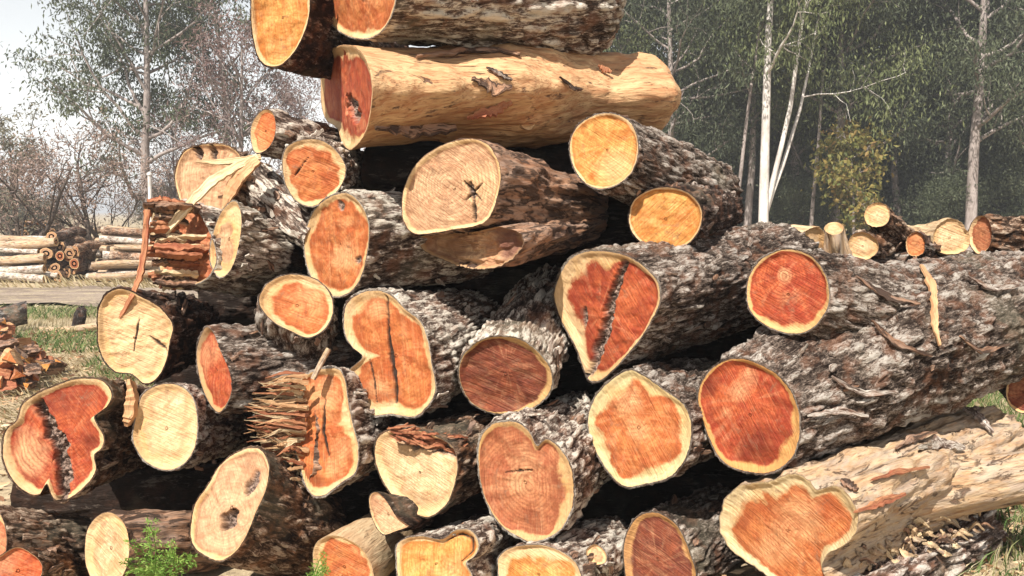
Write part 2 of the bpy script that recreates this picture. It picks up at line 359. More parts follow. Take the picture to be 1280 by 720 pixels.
    dz -= dish * (1 + fbm(n3 * 9, 3, seed)) * sstep(1.0, 0.86, ftt)
    if faceamp: dz -= faceamp * (0.8 + fbm(n3 * np.array([14, 34, 1]), 4, seed + 4)) * sstep(1.0, 0.9, ftt)
    # features given in photo pixels, so compare in pixel space
    rel = FV - CAM; fw = np.array([0, math.cos(PITCH), -math.sin(PITCH)]); upv = np.array([0, math.sin(PITCH), math.cos(PITCH)]); zc = rel @ fw
    Q = np.stack([640 + F_PX * rel[:, 0] / zc, 360 - F_PX * (rel @ upv) / zc], 1)
    for pl_, wd, dep in rots:
        d, tt = seg_dist(Q, pl_); wv = wd * (0.75 + 0.5 * fbm(n3 * 30, 3, seed + 2)) * (0.55 + 0.45 * np.sin(math.pi * np.clip(tt, 0.02, 0.98)))
        m = sstep(1.15, 0.75, d / wv); rot = np.maximum(rot, m)
        dz -= m * dep * (0.75 + 0.7 * fbm(n3 * 55, 3, seed + 3))
    for pl_, wd, dep in cracks:
        d, tt = seg_dist(Q, pl_); wv = wd * (0.8 + 0.6 * fbm(n3 * 40, 2, seed + 2)) * (0.3 + 0.7 * np.sin(math.pi * np.clip(tt, 0.03, 0.97)))
        m = sstep(1.4, 0.6, d / np.maximum(wv, 0.3)); crk = np.maximum(crk, m); dz -= m * dep
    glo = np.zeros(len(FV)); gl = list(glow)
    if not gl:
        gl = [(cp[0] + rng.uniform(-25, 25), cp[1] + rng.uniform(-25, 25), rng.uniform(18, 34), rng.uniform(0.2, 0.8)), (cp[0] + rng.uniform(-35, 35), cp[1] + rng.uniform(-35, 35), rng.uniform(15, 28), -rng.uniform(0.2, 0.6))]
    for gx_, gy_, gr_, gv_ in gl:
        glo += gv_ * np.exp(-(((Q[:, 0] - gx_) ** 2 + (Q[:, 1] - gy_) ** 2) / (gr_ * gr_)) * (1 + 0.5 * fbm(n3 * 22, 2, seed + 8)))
    FV = FV + n * dz[:, None]
    i = np.arange(N)
    tri = np.stack([np.zeros(N, int), 1 + i, 1 + (i + 1) % N], 1); Fq = grid_quads(N, K, True, 1)
    return dict(Vb=Vb, Fb=[F, cap], lc=lcb, bh=bhb, FV=FV, FF=[tri, Fq], fpos=np.concatenate([fuv, np.full((len(fuv), 1), seed * 0.77)], 1), pol=np.stack([np.cos(np.arctan2(fuv[:,1]-pu[1], fuv[:,0]-pu[0])) * 0.5 + seed, np.sin(np.arctan2(fuv[:,1]-pu[1], fuv[:,0]-pu[0])) * 0.5, rr * 6], 1), sd=sd, rot=rot, crk=crk, rr=rr, glo=glo,
                bark=bark, fm=(pal, sap, saw, seed, ring, stain, sawk), frame=(P0, a, n, u, v, L, e1, e2), Rm=Rm, endc=cents[-1], endr=Rpm * rs, N=N)

def make_log(label, main, branches=(), group='logs stacked in the main pile', name='log', cat='log', flakes=9):
    G = [log_geo(**main)] + [log_geo(**b) for b in branches]
    zmin = min(g['Vb'][:, 2].min() for g in G); c = G[0]['Vb'].mean(0); base = np.array([c[0], c[1], zmin])
    root = link(name, None, loc=base); root.empty_display_size = 0.1; tag(root, label, cat, group)
    for k, g in enumerate(G):
        isb = g['bark'] in ('grey', 'pale', 'dark', 'brown', 'coarse', 'deep')
        nm = ('bark' if isb else 'bare_trunk') if k == 0 else 'branch_stub'
        me = mesh_np(nm, g['Vb'] - base, g['Fb'], dict(lc=g['lc'], bh=g['bh']), True, [BARK[g['bark']]])
        b = link(nm, me, root)
        pal, sap, saw, seed, ring, stain, sawk = g['fm']
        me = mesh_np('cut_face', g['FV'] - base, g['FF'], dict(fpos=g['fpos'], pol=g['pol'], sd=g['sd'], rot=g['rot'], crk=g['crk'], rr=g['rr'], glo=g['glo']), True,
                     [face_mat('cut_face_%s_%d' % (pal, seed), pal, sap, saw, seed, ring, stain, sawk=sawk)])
        link('cut_face', me, root if k == 0 else b)
    root['_b'] = list(base)
    for g in G:
        if g['bark'] in ('grey', 'pale', 'dark', 'brown', 'coarse') and name == 'log' and flakes:
            P0, a, n, u, v, L, e1, e2 = g['frame']; N = g['N']; Vb = g['Vb']; rg = np.random.RandomState(int(abs(base[0]) * 1000) % 9999 + len(Vb)); m = (len(Vb) - 1) // N; got = 0
            for _ in range(flakes * 8):
                i = rg.randint(0, N); j = int(rg.uniform(0.02, 0.75) ** 1.3 * (m - 3)) + 2; p = Vb[j * N + i]; cen = Vb[j * N:(j + 1) * N].mean(0); o = p - cen; o = nrm(o - (o @ a) * a)
                if o @ nrm(CAM - p) < 0.05: continue
                td = nrm(a + 0.35 * rg.normal(0, 1, 3)); td = nrm(td - (td @ o) * o * 0.9); Lf = rg.uniform(0.03, 0.10); lift = rg.uniform(0.004, 0.022)
                f = ribbon(root, 'bark_flake', [p + o * 0.004, p + td * Lf * 0.5 + o * (0.004 + 0.4 * lift), p + td * Lf + o * (0.004 + lift)], [rg.uniform(0.012, 0.03), rg.uniform(0.014, 0.036), rg.uniform(0.004, 0.02)], 0.006, BARK[g['bark']] if rg.rand() < 0.7 else BARK['gash'], up=o, seed=int(rg.randint(9000)), ragged=0.45, res=6)
                got += 1
                if got >= flakes: break
    return root, G

def surf(G, x, y, lift=0.006):
    V = np.concatenate([g['Vb'] for g in G]); rel = V - CAM; zc = rel @ np.array([0, math.cos(PITCH), -math.sin(PITCH)])
    X = 640 + F_PX * rel[:, 0] / zc; Y_ = 360 - F_PX * (rel @ np.array([0, math.sin(PITCH), math.cos(PITCH)])) / zc
    m = np.hypot(X - x, Y_ - y) < 7; k = np.where(m)[0]
    if not len(k): return px(x, y, 4.0)
    r = ray(x, y); return CAM + r * (zc[k].min() / (r @ np.array([0, math.cos(PITCH), -math.sin(PITCH)])) - lift)
def ribbon(parent, name, pts, wid, thick, mat, up=None, seed=0, ragged=0.0, res=0):
    """bent strip through 3-D points with own thickness; wid list or number"""
    P = np.array(pts, float); n = len(P); m = res or max(12, n * 5); tt = np.linspace(0, n - 1, m)
    C = np.stack([np.interp(tt, np.arange(n), P[:, k]) for k in range(3)], 1)
    for _ in range(3): C[1:-1] = 0.25 * C[:-2] + 0.5 * C[1:-1] + 0.25 * C[2:]
    W = np.interp(tt, np.linspace(0, n - 1, len(np.atleast_1d(wid))), np.atleast_1d(wid))
    Tn = np.gradient(C, axis=0); Tn /= np.linalg.norm(Tn, axis=1)[:, None]
    base = np.array(parent['_b']) if parent is not None else C.mean(0) * 0
    ref = np.array(up if up is not None else [0, -1, 0.3], float)
    rng = np.random.RandomState(seed + 5); V = []
    for k in range(m):
        side = nrm(np.cross(Tn[k], ref)); nn = np.cross(side, Tn[k])
        w1 = W[k] * (1 + ragged * rng.uniform(-1, 1)); w2 = W[k] * (1 + ragged * rng.uniform(-1, 1)); th = thick * (0.7 + 0.6 * rng.rand())
        for (x, y) in ((-w1, -th), (-0.4 * w1, -1.3 * th), (0.4 * w2, -1.3 * th), (w2, -th), (w2 * 0.9, th), (-w1 * 0.9, th)):
            V.append(C[k] + side * x * 0.5 + nn * y * 0.5)
    V = np.array(V); F = grid_quads(6, m); e = np.array([[0, 1, 2, 3, 4, 5]]); e2 = np.array([[5, 4, 3, 2, 1, 0]]) + (m - 1) * 6
    L = np.concatenate([[0], np.cumsum(np.linalg.norm(np.diff(C, axis=0), axis=1))])
    lc = np.stack([np.tile([0, .3, .6, 1, .9, .1], m) * 0.06 + seed, np.full(m * 6, seed * 0.7), np.repeat(L, 6)], 1)
    me = mesh_np(name, V - base, [F, e, e2], dict(lc=lc, bh=np.full(len(V), 0.6)), False, [mat])
    return link(name, me, parent)

# ------------------------------------------------------------------ ground
def ground_mat():
    t = NT('ground_dry_grass_and_dirt'); g = t.n('ShaderNodeNewGeometry').outputs['Position']
    big = t.noise(g, 0.22, 5, 0.6, 0.5); mid = t.noise(g, 1.6, 5, 0.65); fine = t.noise(g, 24, 5, 0.7); st = t.noise(t.mapping(g, (60, 8, 1), (0, 0, 0.6)), 1.0, 4, 0.6, 1.0)
    col = t.mix(t.ramp(mid, [(0.35, 0.0), (0.65, 1.0)]), (0.27, 0.20, 0.13), (0.42, 0.33, 0.21))
    col = t.mix(t.ramp(big, [(0.50, 0.0), (0.62, 0.55)]), col, (0.19, 0.185, 0.09))
    col = t.mix(t.ramp(st, [(0.50, 0.0), (0.70, 0.8)]), col, (0.50, 0.41, 0.27))
    col = t.mix(t.ramp(fine, [(0.32, 0.75), (0.50, 0.0)]), col, (0.11, 0.075, 0.05))
    t.l(col, t.b.inputs['Base Color']); t.b.inputs['Roughness'].default_value = 0.95
    t.l(t.bump(t.math('ADD', fine, t.math('MULTIPLY', mid, 2.0)), 0.6, 0.03), t.b.inputs['Normal'])
    return t.m
def road_mat():
    t = NT('packed_dirt_track'); g = t.n('ShaderNodeNewGeometry').outputs['Position']
    n = t.noise(t.mapping(g, (0.35, 2.2, 1)), 1.0, 6, 0.65, 0.6); f = t.noise(g, 22, 5, 0.72); m = t.noise(g, 2.6, 6, 0.7)
    col = t.mix(t.ramp(n, [(0.38, 0.0), (0.62, 1.0)]), (0.20, 0.155, 0.125), (0.36, 0.29, 0.235)); col = t.mix(t.ramp(m, [(0.48, 0.0), (0.62, 0.8)]), col, (0.44, 0.36, 0.25))
    col = t.mix(t.ramp(f, [(0.35, 0.7), (0.5, 0.0)]), col, (0.11, 0.08, 0.06))
    t.l(col, t.b.inputs['Base Color']); t.b.inputs['Roughness'].default_value = 1.0; t.b.inputs['Specular IOR Level'].default_value = 0.0; t.l(t.bump(t.math('ADD', f, m), 0.8, 0.05), t.b.inputs['Normal']); return t.m
xs = np.r_[-1500, -600, -200, -80, np.linspace(-40, 40, 81), 80, 200, 600, 1500]; ys = np.r_[-60, -10, np.linspace(0, 80, 121), 120, 250, 700, 2500]
X, Yg = np.meshgrid(xs, ys); GV = np.stack([X.ravel(), Yg.ravel(), np.zeros(X.size)], 1)
near = sstep(60, 30, np.abs(GV[:, 0])) * sstep(80, 50, GV[:, 1])
GV[:, 2] = 0.05 * fbm(np.stack([GV[:, 0] * 0.4, GV[:, 1] * 0.4, GV[:, 0] * 0], 1), 3, 5) * near - 0.02
tag(link('ground', mesh_np('ground', GV, [grid_quads(len(xs), len(ys), False)], None, True, [ground_mat()])), kind='structure')
rx = np.linspace(-60, 60, 241); ry = np.linspace(0, 1, 9); RX, RY = np.meshgrid(rx, ry)
yc = 16.5 + 0.012 * RX ** 2 * 0.2 + 0.3 * np.sin(RX * 0.4); RV = np.stack([RX.ravel(), (yc - 1.6 + 3.4 * RY + 0.12 * np.sin(RX * 2.3 + RY * 9) + 0.35 * np.sin(RX * 0.9 + 3 * RY) * (RY - 0.5) + 0.25 * np.sin(RX * 4.1 + 7 * RY) * (RY - 0.5) + 0.2 * np.sin(RX * 9.7) * (RY - 0.5)).ravel(), np.zeros(RX.size)], 1)
RV[:, 2] = 0.035 + 0.01 * np.sin(RV[:, 0] * 1.3)
tag(link('dirt_road', mesh_np('dirt_road', RV, [grid_quads(241, 9, False)], None, True, [road_mat()])), kind='structure')
# ------------------------------------------------------------------ the main pile
PI = math.pi
# -- top
make_log('short dark-barked log with orange cut end overhanging the top left of the pile',
  dict(outline=[(318,-40),(352,-58),(382,-38),(388,0),(386,25),(378,48),(365,70),(345,85),(325,78),(316,50),(313,15)], Y0=4.30, back=(448,62), Y1=5.3, ext=1.5, rs=0.92, bark='dark', glow=[(345,60,28,.4),(335,10,20,-.2)], pal='bright', sapw=0.06, saw=1.5, sawk=0.7, amp=0.014))
B, _ = make_log('rough pale-barked log lying across the very top of the pile',
  dict(outline=[(404,-15),(407,12),(418,35),(440,48),(465,48),(482,35),(492,15),(497,-12),(490,-48),(450,-66),(414,-50)], Y0=4.15, back=(738,2), Y1=4.75, ext=1.05, prof=[(0,1),(0.5,1.02),(0.82,1.06),(0.92,0.98),(0.97,0.84),(1,0.6)], bark='pale', pal='orange', sapw=0.10, saw=1.2, amp=0.02, lump=0.06, fq=0.8))
C_, gC = make_log('long smooth debarked log with red oval cut end and rotten hole',
  dict(outline=[(401,112),(402,88),(410,67),(425,57),(445,59),(458,75),(466,105),(464,140),(456,168),(440,187),(429,181),(421,160),(408,150),(402,132)], Y0=4.34, back=(800,118), Y1=4.85, ext=1.06, prof=[(0,1),(0.04,0.94),(0.25,0.80),(0.45,0.80),(0.6,0.66),(0.75,0.50),(0.9,0.53),(0.95,0.50),(0.985,0.40),(1,0.24)], path=[(620,113,4.55),(745,119,4.75),(832,121,4.88)], bark='wood', glow=[(430,75,20,-.5),(445,160,20,.3),(412,130,14,.3)], pal='red', sapw=0.10, amp=0.012, lump=0.05, rots=[([(434,122),(440,150)], 10, 0.05)], saw=1.3, bend=-0.01),  # dark blob near the face top paints in shade from the log above
  [dict(outline=[(650,122),(660,112),(670,122),(672,145),(664,162),(652,158),(646,140)], Y0=4.27, back=(625,125), Y1=4.42, rs=1.7, ext=1.0, bark='wood', pal='pale', sapw=0.3, amp=0.004, ft=0.4)])
for k, (pl, wd) in enumerate([(((590,98),(606,104),(622,112),(640,108)), 0.05), (((584,148),(602,142),(622,136),(640,128)), 0.05), (((608,84),(624,92),(640,100)), 0.02), (((520,70),(560,66),(610,60),(650,68)), 0.03), (((748,82),(756,86),(764,90)), 0.03), (((700,96),(716,110),(728,112)), 0.015), (((470,160),(520,164),(570,160)), 0.06)]):
    ribbon(C_, 'bark_scrap', [surf(gC[:1], *q, lift=0.004) for q in pl], [wd * 0.3, wd, wd * 1.1, wd * 0.4], 0.012, [BARK['gash'], M_SPL, BARK['dark']][k % 3], seed=700 + k, ragged=0.5)
# -- fourth row
make_log('small log with narrow orange end above the one with a thick bark rim',
  dict(outline=[(313,168),(317,150),(329,137),(340,139),(345,155),(342,175),(331,189),(318,190)], Y0=4.32, back=(425,190), Y1=4.75, ext=1.05, rs=1.15, bark='pale', pal='orange', sapw=0.12, amp=0.016))
make_log('log with thick rough bark rim around an orange-red cut end, left of the dark gap',
  dict(outline=[(352,205),(357,184),(376,174),(401,174),(420,187),(433,208),(428,231),(412,249),(390,259),(370,252),(357,232)], Y0=4.12, back=(432,222), Y1=4.95, ext=1.0, rs=1.15, bark='pale', glow=[(395,215,30,-.25)], pal='orange', sapw=0.20, amp=0.022, cracks=[([(366,222),(385,196)], 1.4, 0.01)]))
make_log('grey-barked log wedged under the thick-barked round end',
  dict(outline=[(380,300),(392,280),(408,278),(418,292),(414,312),(398,320),(384,314)], Y0=4.28, back=(312,226), Y1=4.55, ext=1.0, rs=1.1, bark='pale', pal='tan', amp=0.016))
F1, gF1 = make_log('split log with broken orange end and a long pale splinter hanging off',
  dict(outline=[(218,228),(222,202),(235,185),(262,179),(287,182),(302,196),(300,220),(292,245),(278,268),(252,272),(230,262)], Y0=4.36, back=(345,262), Y1=5.0, ext=1.0, rs=0.9, bark='brown', pal='tan', sapw=0.03, saw=1.5, sawk=0.8, faceamp=0.012, rots=[([(244,182),(248,196)], 6, 0.04), ([(264,180),(266,200)], 5, 0.04)]))
ribbon(F1, 'splinter', [px(322,196,4.22), px(292,209,4.17), px(262,228,4.13), px(235,257,4.10), px(207,289,4.08), px(190,312,4.08)], [0.03,0.045,0.05,0.045,0.035,0.008], 0.012, M_SPLP, seed=3, ragged=0.15)
ribbon(F1, 'splinter', [px(246,202,4.22), px(270,203,4.2), px(298,201,4.2), px(326,196,4.24)], [0.008,0.025,0.03,0.035], 0.012, M_SPLP, seed=4, ragged=0.15)
ribbon(F1, 'splinter', [px(322,199,4.2), px(300,218,4.17), px(287,240,4.16), px(280,262,4.16)], [0.05,0.07,0.06,0.02], 0.014, BARK['wood'], seed=6, ragged=0.1)
F2, gF2 = make_log('torn log with layered red splintered end at the left edge of the pile',
  dict(outline=[(200,262),(222,250),(246,262),(263,290),(272,322),(262,346),(240,358),(214,360),(200,340),(196,300)], Y0=4.18, back=(345,322), Y1=4.66, ext=1.0, rs=0.95, bark='pale', pal='rose', sapw=0.05, faceamp=0.03, amp=0.016, saw=1.4),
  [dict(outline=[(262,325),(266,292),(278,262),(294,250),(302,268),(300,300),(290,335),(274,348)], Y0=4.06, back=(345,312), Y1=4.36, ext=1.0, rs=0.9, bark='pale', pal='tan', sapw=0.5, sapdir=0.0, sapk=0.9, amp=0.016, lump=0.08, faceamp=0.01, saw=1.4)])
rng = np.random.RandomState(11)
for k in range(44):
    yy = rng.uniform(248, 358); x0 = 181 + rng.uniform(-2, 16) + max(0, yy - 335) * 0.5; x1 = 240 + rng.uniform(-26, 14) + (10 if 290 < yy < 340 else 0); Yd = 4.06 + rng.uniform(-0.05, 0.06)
    ribbon(F2, 'splinter', [px(x0, yy + rng.uniform(-4, 4), Yd), px(0.5 * (x0 + x1), yy + rng.uniform(-3, 3), Yd + 0.03), px(x1, yy + rng.uniform(0, 6), Yd + 0.10)], [rng.uniform(0.006, 0.02), rng.uniform(0.012, 0.034), rng.uniform(0.012, 0.03)], rng.uniform(0.015, 0.04), [M_SPL, BARK['gash'], M_SPL, M_SPLP][k % 4], up=[0.1, -0.8, 0.5], seed=420 + k, ragged=0.5)
ribbon(F2, 'bark_strip', [px(184,262,4.0), px(181,310,3.98), px(175,345,3.96), px(165,370,3.94), px(150,397,3.95)], [0.025,0.03,0.03,0.025,0.012], 0.01, M_SPL, seed=41, ragged=0.25)
make_log('log with tall leaning oval orange cut end under the thick-barked round end',
  dict(outline=[(379,308),(383,282),(395,258),(415,243),(436,240),(453,255),(462,280),(461,310),(453,345),(440,365),(420,373),(400,363),(385,340)], Y0=4.02, back=(592,296), Y1=4.62, ext=1.0, rs=0.85, bark='pale', glow=[(426,320,20,.9),(428,280,12,.5),(395,310,14,-.2)], pal='orange', sapw=0.13, saw=1.5, sawk=0.6, amp=0.014, rots=[([(445,322),(443,328)], 5, 0.015), ([(422,252),(424,262)], 5, 0.012)]))
H_, gH = make_log('large pale log with star-shaped crack in the middle of the pile',
  dict(outline=[(502,264),(505,234),(521,204),(549,183),(585,173),(612,182),(626,212),(622,246),(606,278),(562,288),(522,293),(507,282)], ctr=(566,236), Y0=3.82, back=(722,262), Y1=4.62, ext=1.05, rs=0.72, bark='gash', glow=[(603,232,28,.9),(530,230,30,.3),(560,285,20,-.2)], pal='tan', sapw=0.06, saw=0.6, sawk=0.7, ring=0.9, amp=0.03, lump=0.08, ft=0.35,
       rots=[([(586,228),(590,246)], 5, 0.03)], cracks=[([(590,240),(592,278)], 2.2, 0.02), ([(578,226),(600,250)], 2, 0.015), ([(602,228),(580,250)], 2, 0.015)]),
  [dict(outline=[(520,298),(545,292),(585,291),(622,284),(650,290),(654,308),(628,332),(590,336),(556,326),(532,314)], Y0=3.88, back=(735,280), Y1=4.6, ext=1.0, rs=0.6, bark='gash', pal='tan', sapw=0.04, sap=(0.36,0.24,0.15), amp=0.03, lump=0.1, faceamp=0.04, rough=0.05, stain=0.75, saw=0.2, glow=[(600,310,22,.2),(560,312,30,-.9),(640,300,20,-.8)])])
make_log('forked log with two round orange ends, at the upper right of the pile',
  dict(outline=[(711,187),(718,161),(738,145),(760,140),(784,148),(797,168),(798,196),(788,219),(765,235),(740,235),(720,217)], Y0=4.10, back=(882,246), Y1=4.75, ext=1.05, rs=1.0, bark='grey', glow=[(768,208,30,1.0),(745,165,22,-.5),(790,175,15,-.3)], pal='bright', sapw=0.05, saw=0.5, amp=0.020, stain=0.0),
  [dict(outline=[(785,271),(791,250),(810,237),(835,233),(861,240),(877,258),(878,279),(866,301),(845,313),(820,313),(800,303),(788,289)], Y0=4.02, back=(892,262), Y1=4.75, ext=1.0, rs=0.95, bark='dark', pal='bright', sapw=0.05, saw=2.4, amp=0.016)])
# -- third row
make_log('log with cream-coloured cracked end standing out at the left of the pile',
  dict(outline=[(121,412),(122,386),(132,366),(152,359),(178,370),(200,383),(217,405),(213,430),(208,455),(196,475),(181,481),(165,469),(145,466),(130,452),(122,432)], Y0=3.92, back=(232,412), Y1=4.6, ext=1.05, rs=0.95, bark='dark', glow=[(170,420,60,.9),(150,440,20,-.2)], pal='pale', sapw=0.14, amp=0.016, faceamp=0.012, ring=0.3, cracks=[([(184,420),(208,438)], 2.2, 0.012), ([(172,395),(165,440)], 1.5, 0.006)]))
make_log('grey rough-barked forked log with narrow red end facing left',
  dict(outline=[(245,442),(250,420),(258,407),(267,415),(277,440),(288,466),(290,491),(281,511),(272,517),(260,502),(250,476)], Y0=3.86, back=(440,452), Y1=4.4, ext=1.0, rs=1.0, bark='grey', pal='red', sapw=0.10, amp=0.022, sap=(0.36,0.24,0.14), lump=0.06, saw=1.4),
  [dict(outline=[(323,380),(328,360),(346,346),(370,342),(396,349),(414,368),(417,392),(406,413),(385,423),(362,414),(340,402)], Y0=3.92, back=(372,442), Y1=4.42, ext=1.0, rs=1.35, bark='grey', pal='orange', sapw=0.20, sapdir=2.6, amp=0.020, ft=0.35)])
make_log('heart-shaped log end with pale rim and split orange middle',
  dict(outline=[(428,402),(432,378),(448,365),(470,360),(490,368),(507,385),(526,400),(536,425),(541,455),(546,490),(533,512),(519,523),(490,520),(460,521),(440,509),(431,490),(433,466),(452,447),(440,434),(431,420)], ctr=(492,445), Y0=3.86, back=(590,420), Y1=4.6, ext=1.0, rs=0.9, bark='pale', glow=[(468,485,17,.8),(470,385,18,.7),(452,405,10,-.4),(520,440,25,.1)], pal='orange', sapw=0.16, sapdir=3.0, saw=1.45, sawk=0.7, amp=0.016, cracks=[([(482,370),(484,430),(492,480),(492,505)], 3, 0.012), ([(460,450),(470,505)], 1.5, 0.006)]))
make_log('log with round brownish-red end and pale bark, in the centre of the pile',
  dict(outline=[(572,470),(577,445),(595,427),(620,419),(650,423),(675,440),(691,465),(689,490),(670,509),(640,518),(610,516),(585,501)], Y0=3.86, back=(688,372), Y1=4.75, ext=1.05, rs=0.85, bark='pale', glow=[(600,450,22,-.5),(660,490,22,-.3),(640,440,15,.15)], pal='brown', sapw=0.07, sapdir=0.4, sapk=0.9, amp=0.020, sap=(0.52,0.32,0.14), ring=0.4, lump=0.06))
make_log('big deep-red log end split by a dark rotten seam',
  dict(outline=[(691,371),(697,345),(712,322),(736,312),(770,314),(801,327),(823,350),(827,376),(816,401),(801,425),(780,450),(756,474),(738,479),(729,464),(718,434),(700,401)], ctr=(762,388), Y0=3.86, back=(968,338), Y1=4.72, ext=1.05, rs=0.85, bark='grey', glow=[(748,335,25,-.45),(725,370,20,-.1),(790,390,28,.12)], pal='red', sapw=0.15, sapdir=PI*0.85, sapk=0.8, amp=0.020, lump=0.05, saw=0.9, rots=[([(778,328),(762,372),(758,400),(744,440),(736,468)], 9, 0.05), ([(730,385),(727,412)], 3.5, 0.02)]),
  [dict(outline=[(830,352),(842,346),(855,352),(858,368),(848,378),(834,374)], Y0=3.98, back=(870,352), Y1=4.25, rs=1.6, ext=1.0, bark='pale', pal='tan', sapw=0.3, amp=0.008)])
# -- the great fork on the right
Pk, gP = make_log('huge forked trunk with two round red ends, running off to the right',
  dict(outline=[(871,500),(877,474),(895,454),(921,446),(951,454),(981,475),(999,510),(1001,545),(990,576),(965,592),(935,592),(905,580),(884,546)], Y0=3.52, back=(1340,378), Y1=4.8, ext=1.0, ft=0.35, path=[(1005,482,3.68),(1085,436,3.92),(1190,408,4.3),(1350,378,4.85)], prof=[(0,1),(0.08,1.05),(0.25,1.42),(0.42,1.50),(0.7,1.38),(1,1.22)], bark='grey', glow=[(920,490,16,.7),(935,470,12,.6),(905,520,10,.4),(885,480,16,-1.0),(945,560,26,-1.0),(970,510,20,-.3)], pal='red', sapw=0.10, sapdir=-0.6, sapk=0.5, amp=0.026, lump=0.06, stain=0.0, sap=(0.52,0.26,0.09), saw=1.0, dense=0.9),  # dark blob at upper left of the face is a painted cast shadow
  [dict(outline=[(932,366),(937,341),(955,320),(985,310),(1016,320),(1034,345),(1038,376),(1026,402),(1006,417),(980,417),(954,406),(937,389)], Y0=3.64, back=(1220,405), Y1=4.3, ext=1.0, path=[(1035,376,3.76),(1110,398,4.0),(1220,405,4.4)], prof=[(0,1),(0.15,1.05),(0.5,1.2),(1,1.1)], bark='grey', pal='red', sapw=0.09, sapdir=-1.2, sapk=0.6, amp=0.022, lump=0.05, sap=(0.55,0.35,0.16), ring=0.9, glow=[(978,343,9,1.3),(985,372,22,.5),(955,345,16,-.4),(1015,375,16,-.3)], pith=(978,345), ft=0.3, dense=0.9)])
ribbon(Pk, 'bark_strip', [surf(gP, *q) for q in ((1152,332),(1163,350),(1168,378),(1168,405),(1175,432))], [0.015,0.04,0.03,0.026,0.008], 0.01, BARK['wood'], seed=91, ragged=0.3)
for k, pl in enumerate([((1070,345),(1110,372),(1150,380)), ((1040,470),(1075,492),(1120,490)), ((1200,420),(1225,440),(1262,430)), ((1010,520),(1050,512),(1085,520)), ((1090,400),(1120,430),(1165,445)), ((1210,345),(1240,362),(1275,356))]):
    ribbon(Pk, 'bark_strip', [surf(gP, *q, lift=0.012) for q in pl], [0.008, 0.03, 0.01], 0.008, BARK['coarse'] if k % 2 else BARK['gash'], seed=95 + k, ragged=0.4)
# -- second row
Wl, gW = make_log('wide rotten log with red and orange lobes and crumbling dark core, far left',
  dict(outline=[(2,572),(5,540),(20,525),(27,505),(45,491),(70,480),(100,471),(130,474),(142,492),(133,510),(119,521),(131,545),(129,560),(119,570),(121,590),(107,610),(86,626),(68,627),(58,606),(50,619),(35,619),(15,602)], ctr=(72,545), Y0=3.62, back=(140,536), Y1=4.25, ext=1.6, rs=0.9, bark='brown', glow=[(35,575,26,1.1),(30,545,16,.5),(95,500,34,-.55),(60,500,20,-.4),(112,552,12,-1.2),(105,590,14,.1)], pal='red', sapw=0.10, amp=0.014, saw=0.9, ring=0.8, stain=0.1,
       rots=[([(48,505),(62,535),(74,560),(78,600),(76,622)], 13, 0.07)]))
make_log('pale yellow log end beside the red rotten lobed log',
  dict(outline=[(165,546),(169,520),(178,492),(200,479),(226,481),(243,499),(248,530),(244,561),(230,581),(210,589),(185,581),(170,563)], Y0=3.74, back=(272,530), Y1=4.4, ext=1.3, rs=0.95, bark='pale', glow=[(205,540,35,.8),(215,510,12,-.4)], pal='pale', sapw=0.22, amp=0.014, ring=0.3))
sl = link('wood_sliver', None, loc=px(163,530,3.74)); tag(sl, 'thin upright sliver of split wood beside the pale yellow log end', 'wood piece', None); sl['_b'] = list(px(163,530,3.74))
ribbon(sl, 'split_wood', [px(164,476,3.8), px(166,500,3.76), px(163,518,3.74), px(160,532,3.74)], [0.012,0.045,0.05,0.015], 0.05, BARK['wood'], seed=51)
U_, gU = make_log('torn log with ragged red splinters bristling from its left side',
  dict(outline=[(352,492),(368,476),(392,462),(420,458),(431,470),(436,500),(442,530),(449,560),(446,590),(427,606),(402,623),(386,616),(376,592),(366,556),(354,525)], Y0=3.76, back=(478,528), Y1=4.4, ext=1.0, rs=0.95, bark='pale', glow=[(400,495,26,.8),(425,560,22,.6),(415,590,14,.4),(392,600,14,-.9)], pal='orange', sapw=0.10, sapdir=0.0, sapk=0.9, amp=0.014, faceamp=0.010, saw=1.45, sawk=0.7, cracks=[([(404,500),(402,540),(408,570)], 2.5, 0.01)]),
  [dict(outline=[(322,510),(340,488),(368,476),(390,478),(395,540),(385,604),(356,606),(332,570),(320,540)], Y0=3.95, back=(440,535), Y1=4.2, ext=1.0, rs=1.0, bark='gash', pal='rose', sapw=0.02, amp=0.03, lump=0.1, faceamp=0.045, rough=0.06, saw=1.5, sawk=0.9)])
rng = np.random.RandomState(5)
for k in range(120):
    yy = rng.uniform(470, 612); e = max(0.0, 1 - ((yy - 522) / 62.0) ** 2); xr = 380 + rng.uniform(-22, 8); xl = 352 - 46 * e ** 0.6 + rng.uniform(-3, 30)
    if yy > 572: xl = 322 + rng.uniform(0, 34)
    Yd = 3.72 + rng.uniform(-0.03, 0.10); bnd = rng.uniform(-7, 7)
    ribbon(U_, 'splinter', [px(xl, yy + rng.uniform(-9, 9), Yd - 0.03), px(0.5 * (xl + xr), yy + bnd, Yd), px(xr, yy + rng.uniform(-3, 3), Yd + 0.05)], [0.002, rng.uniform(0.006, 0.016), rng.uniform(0.010, 0.024)], rng.uniform(0.005, 0.012), M_SPLP if rng.rand() < 0.38 else (BARK['wood'] if rng.rand() < 0.5 else M_SPL), seed=60 + k, ragged=0.4)
ribbon(U_, 'twig_stub', [px(411,436,3.78), px(402,452,3.76), px(391,474,3.74)], [0.02,0.022,0.02], 0.02, BARK['weath'], seed=52)
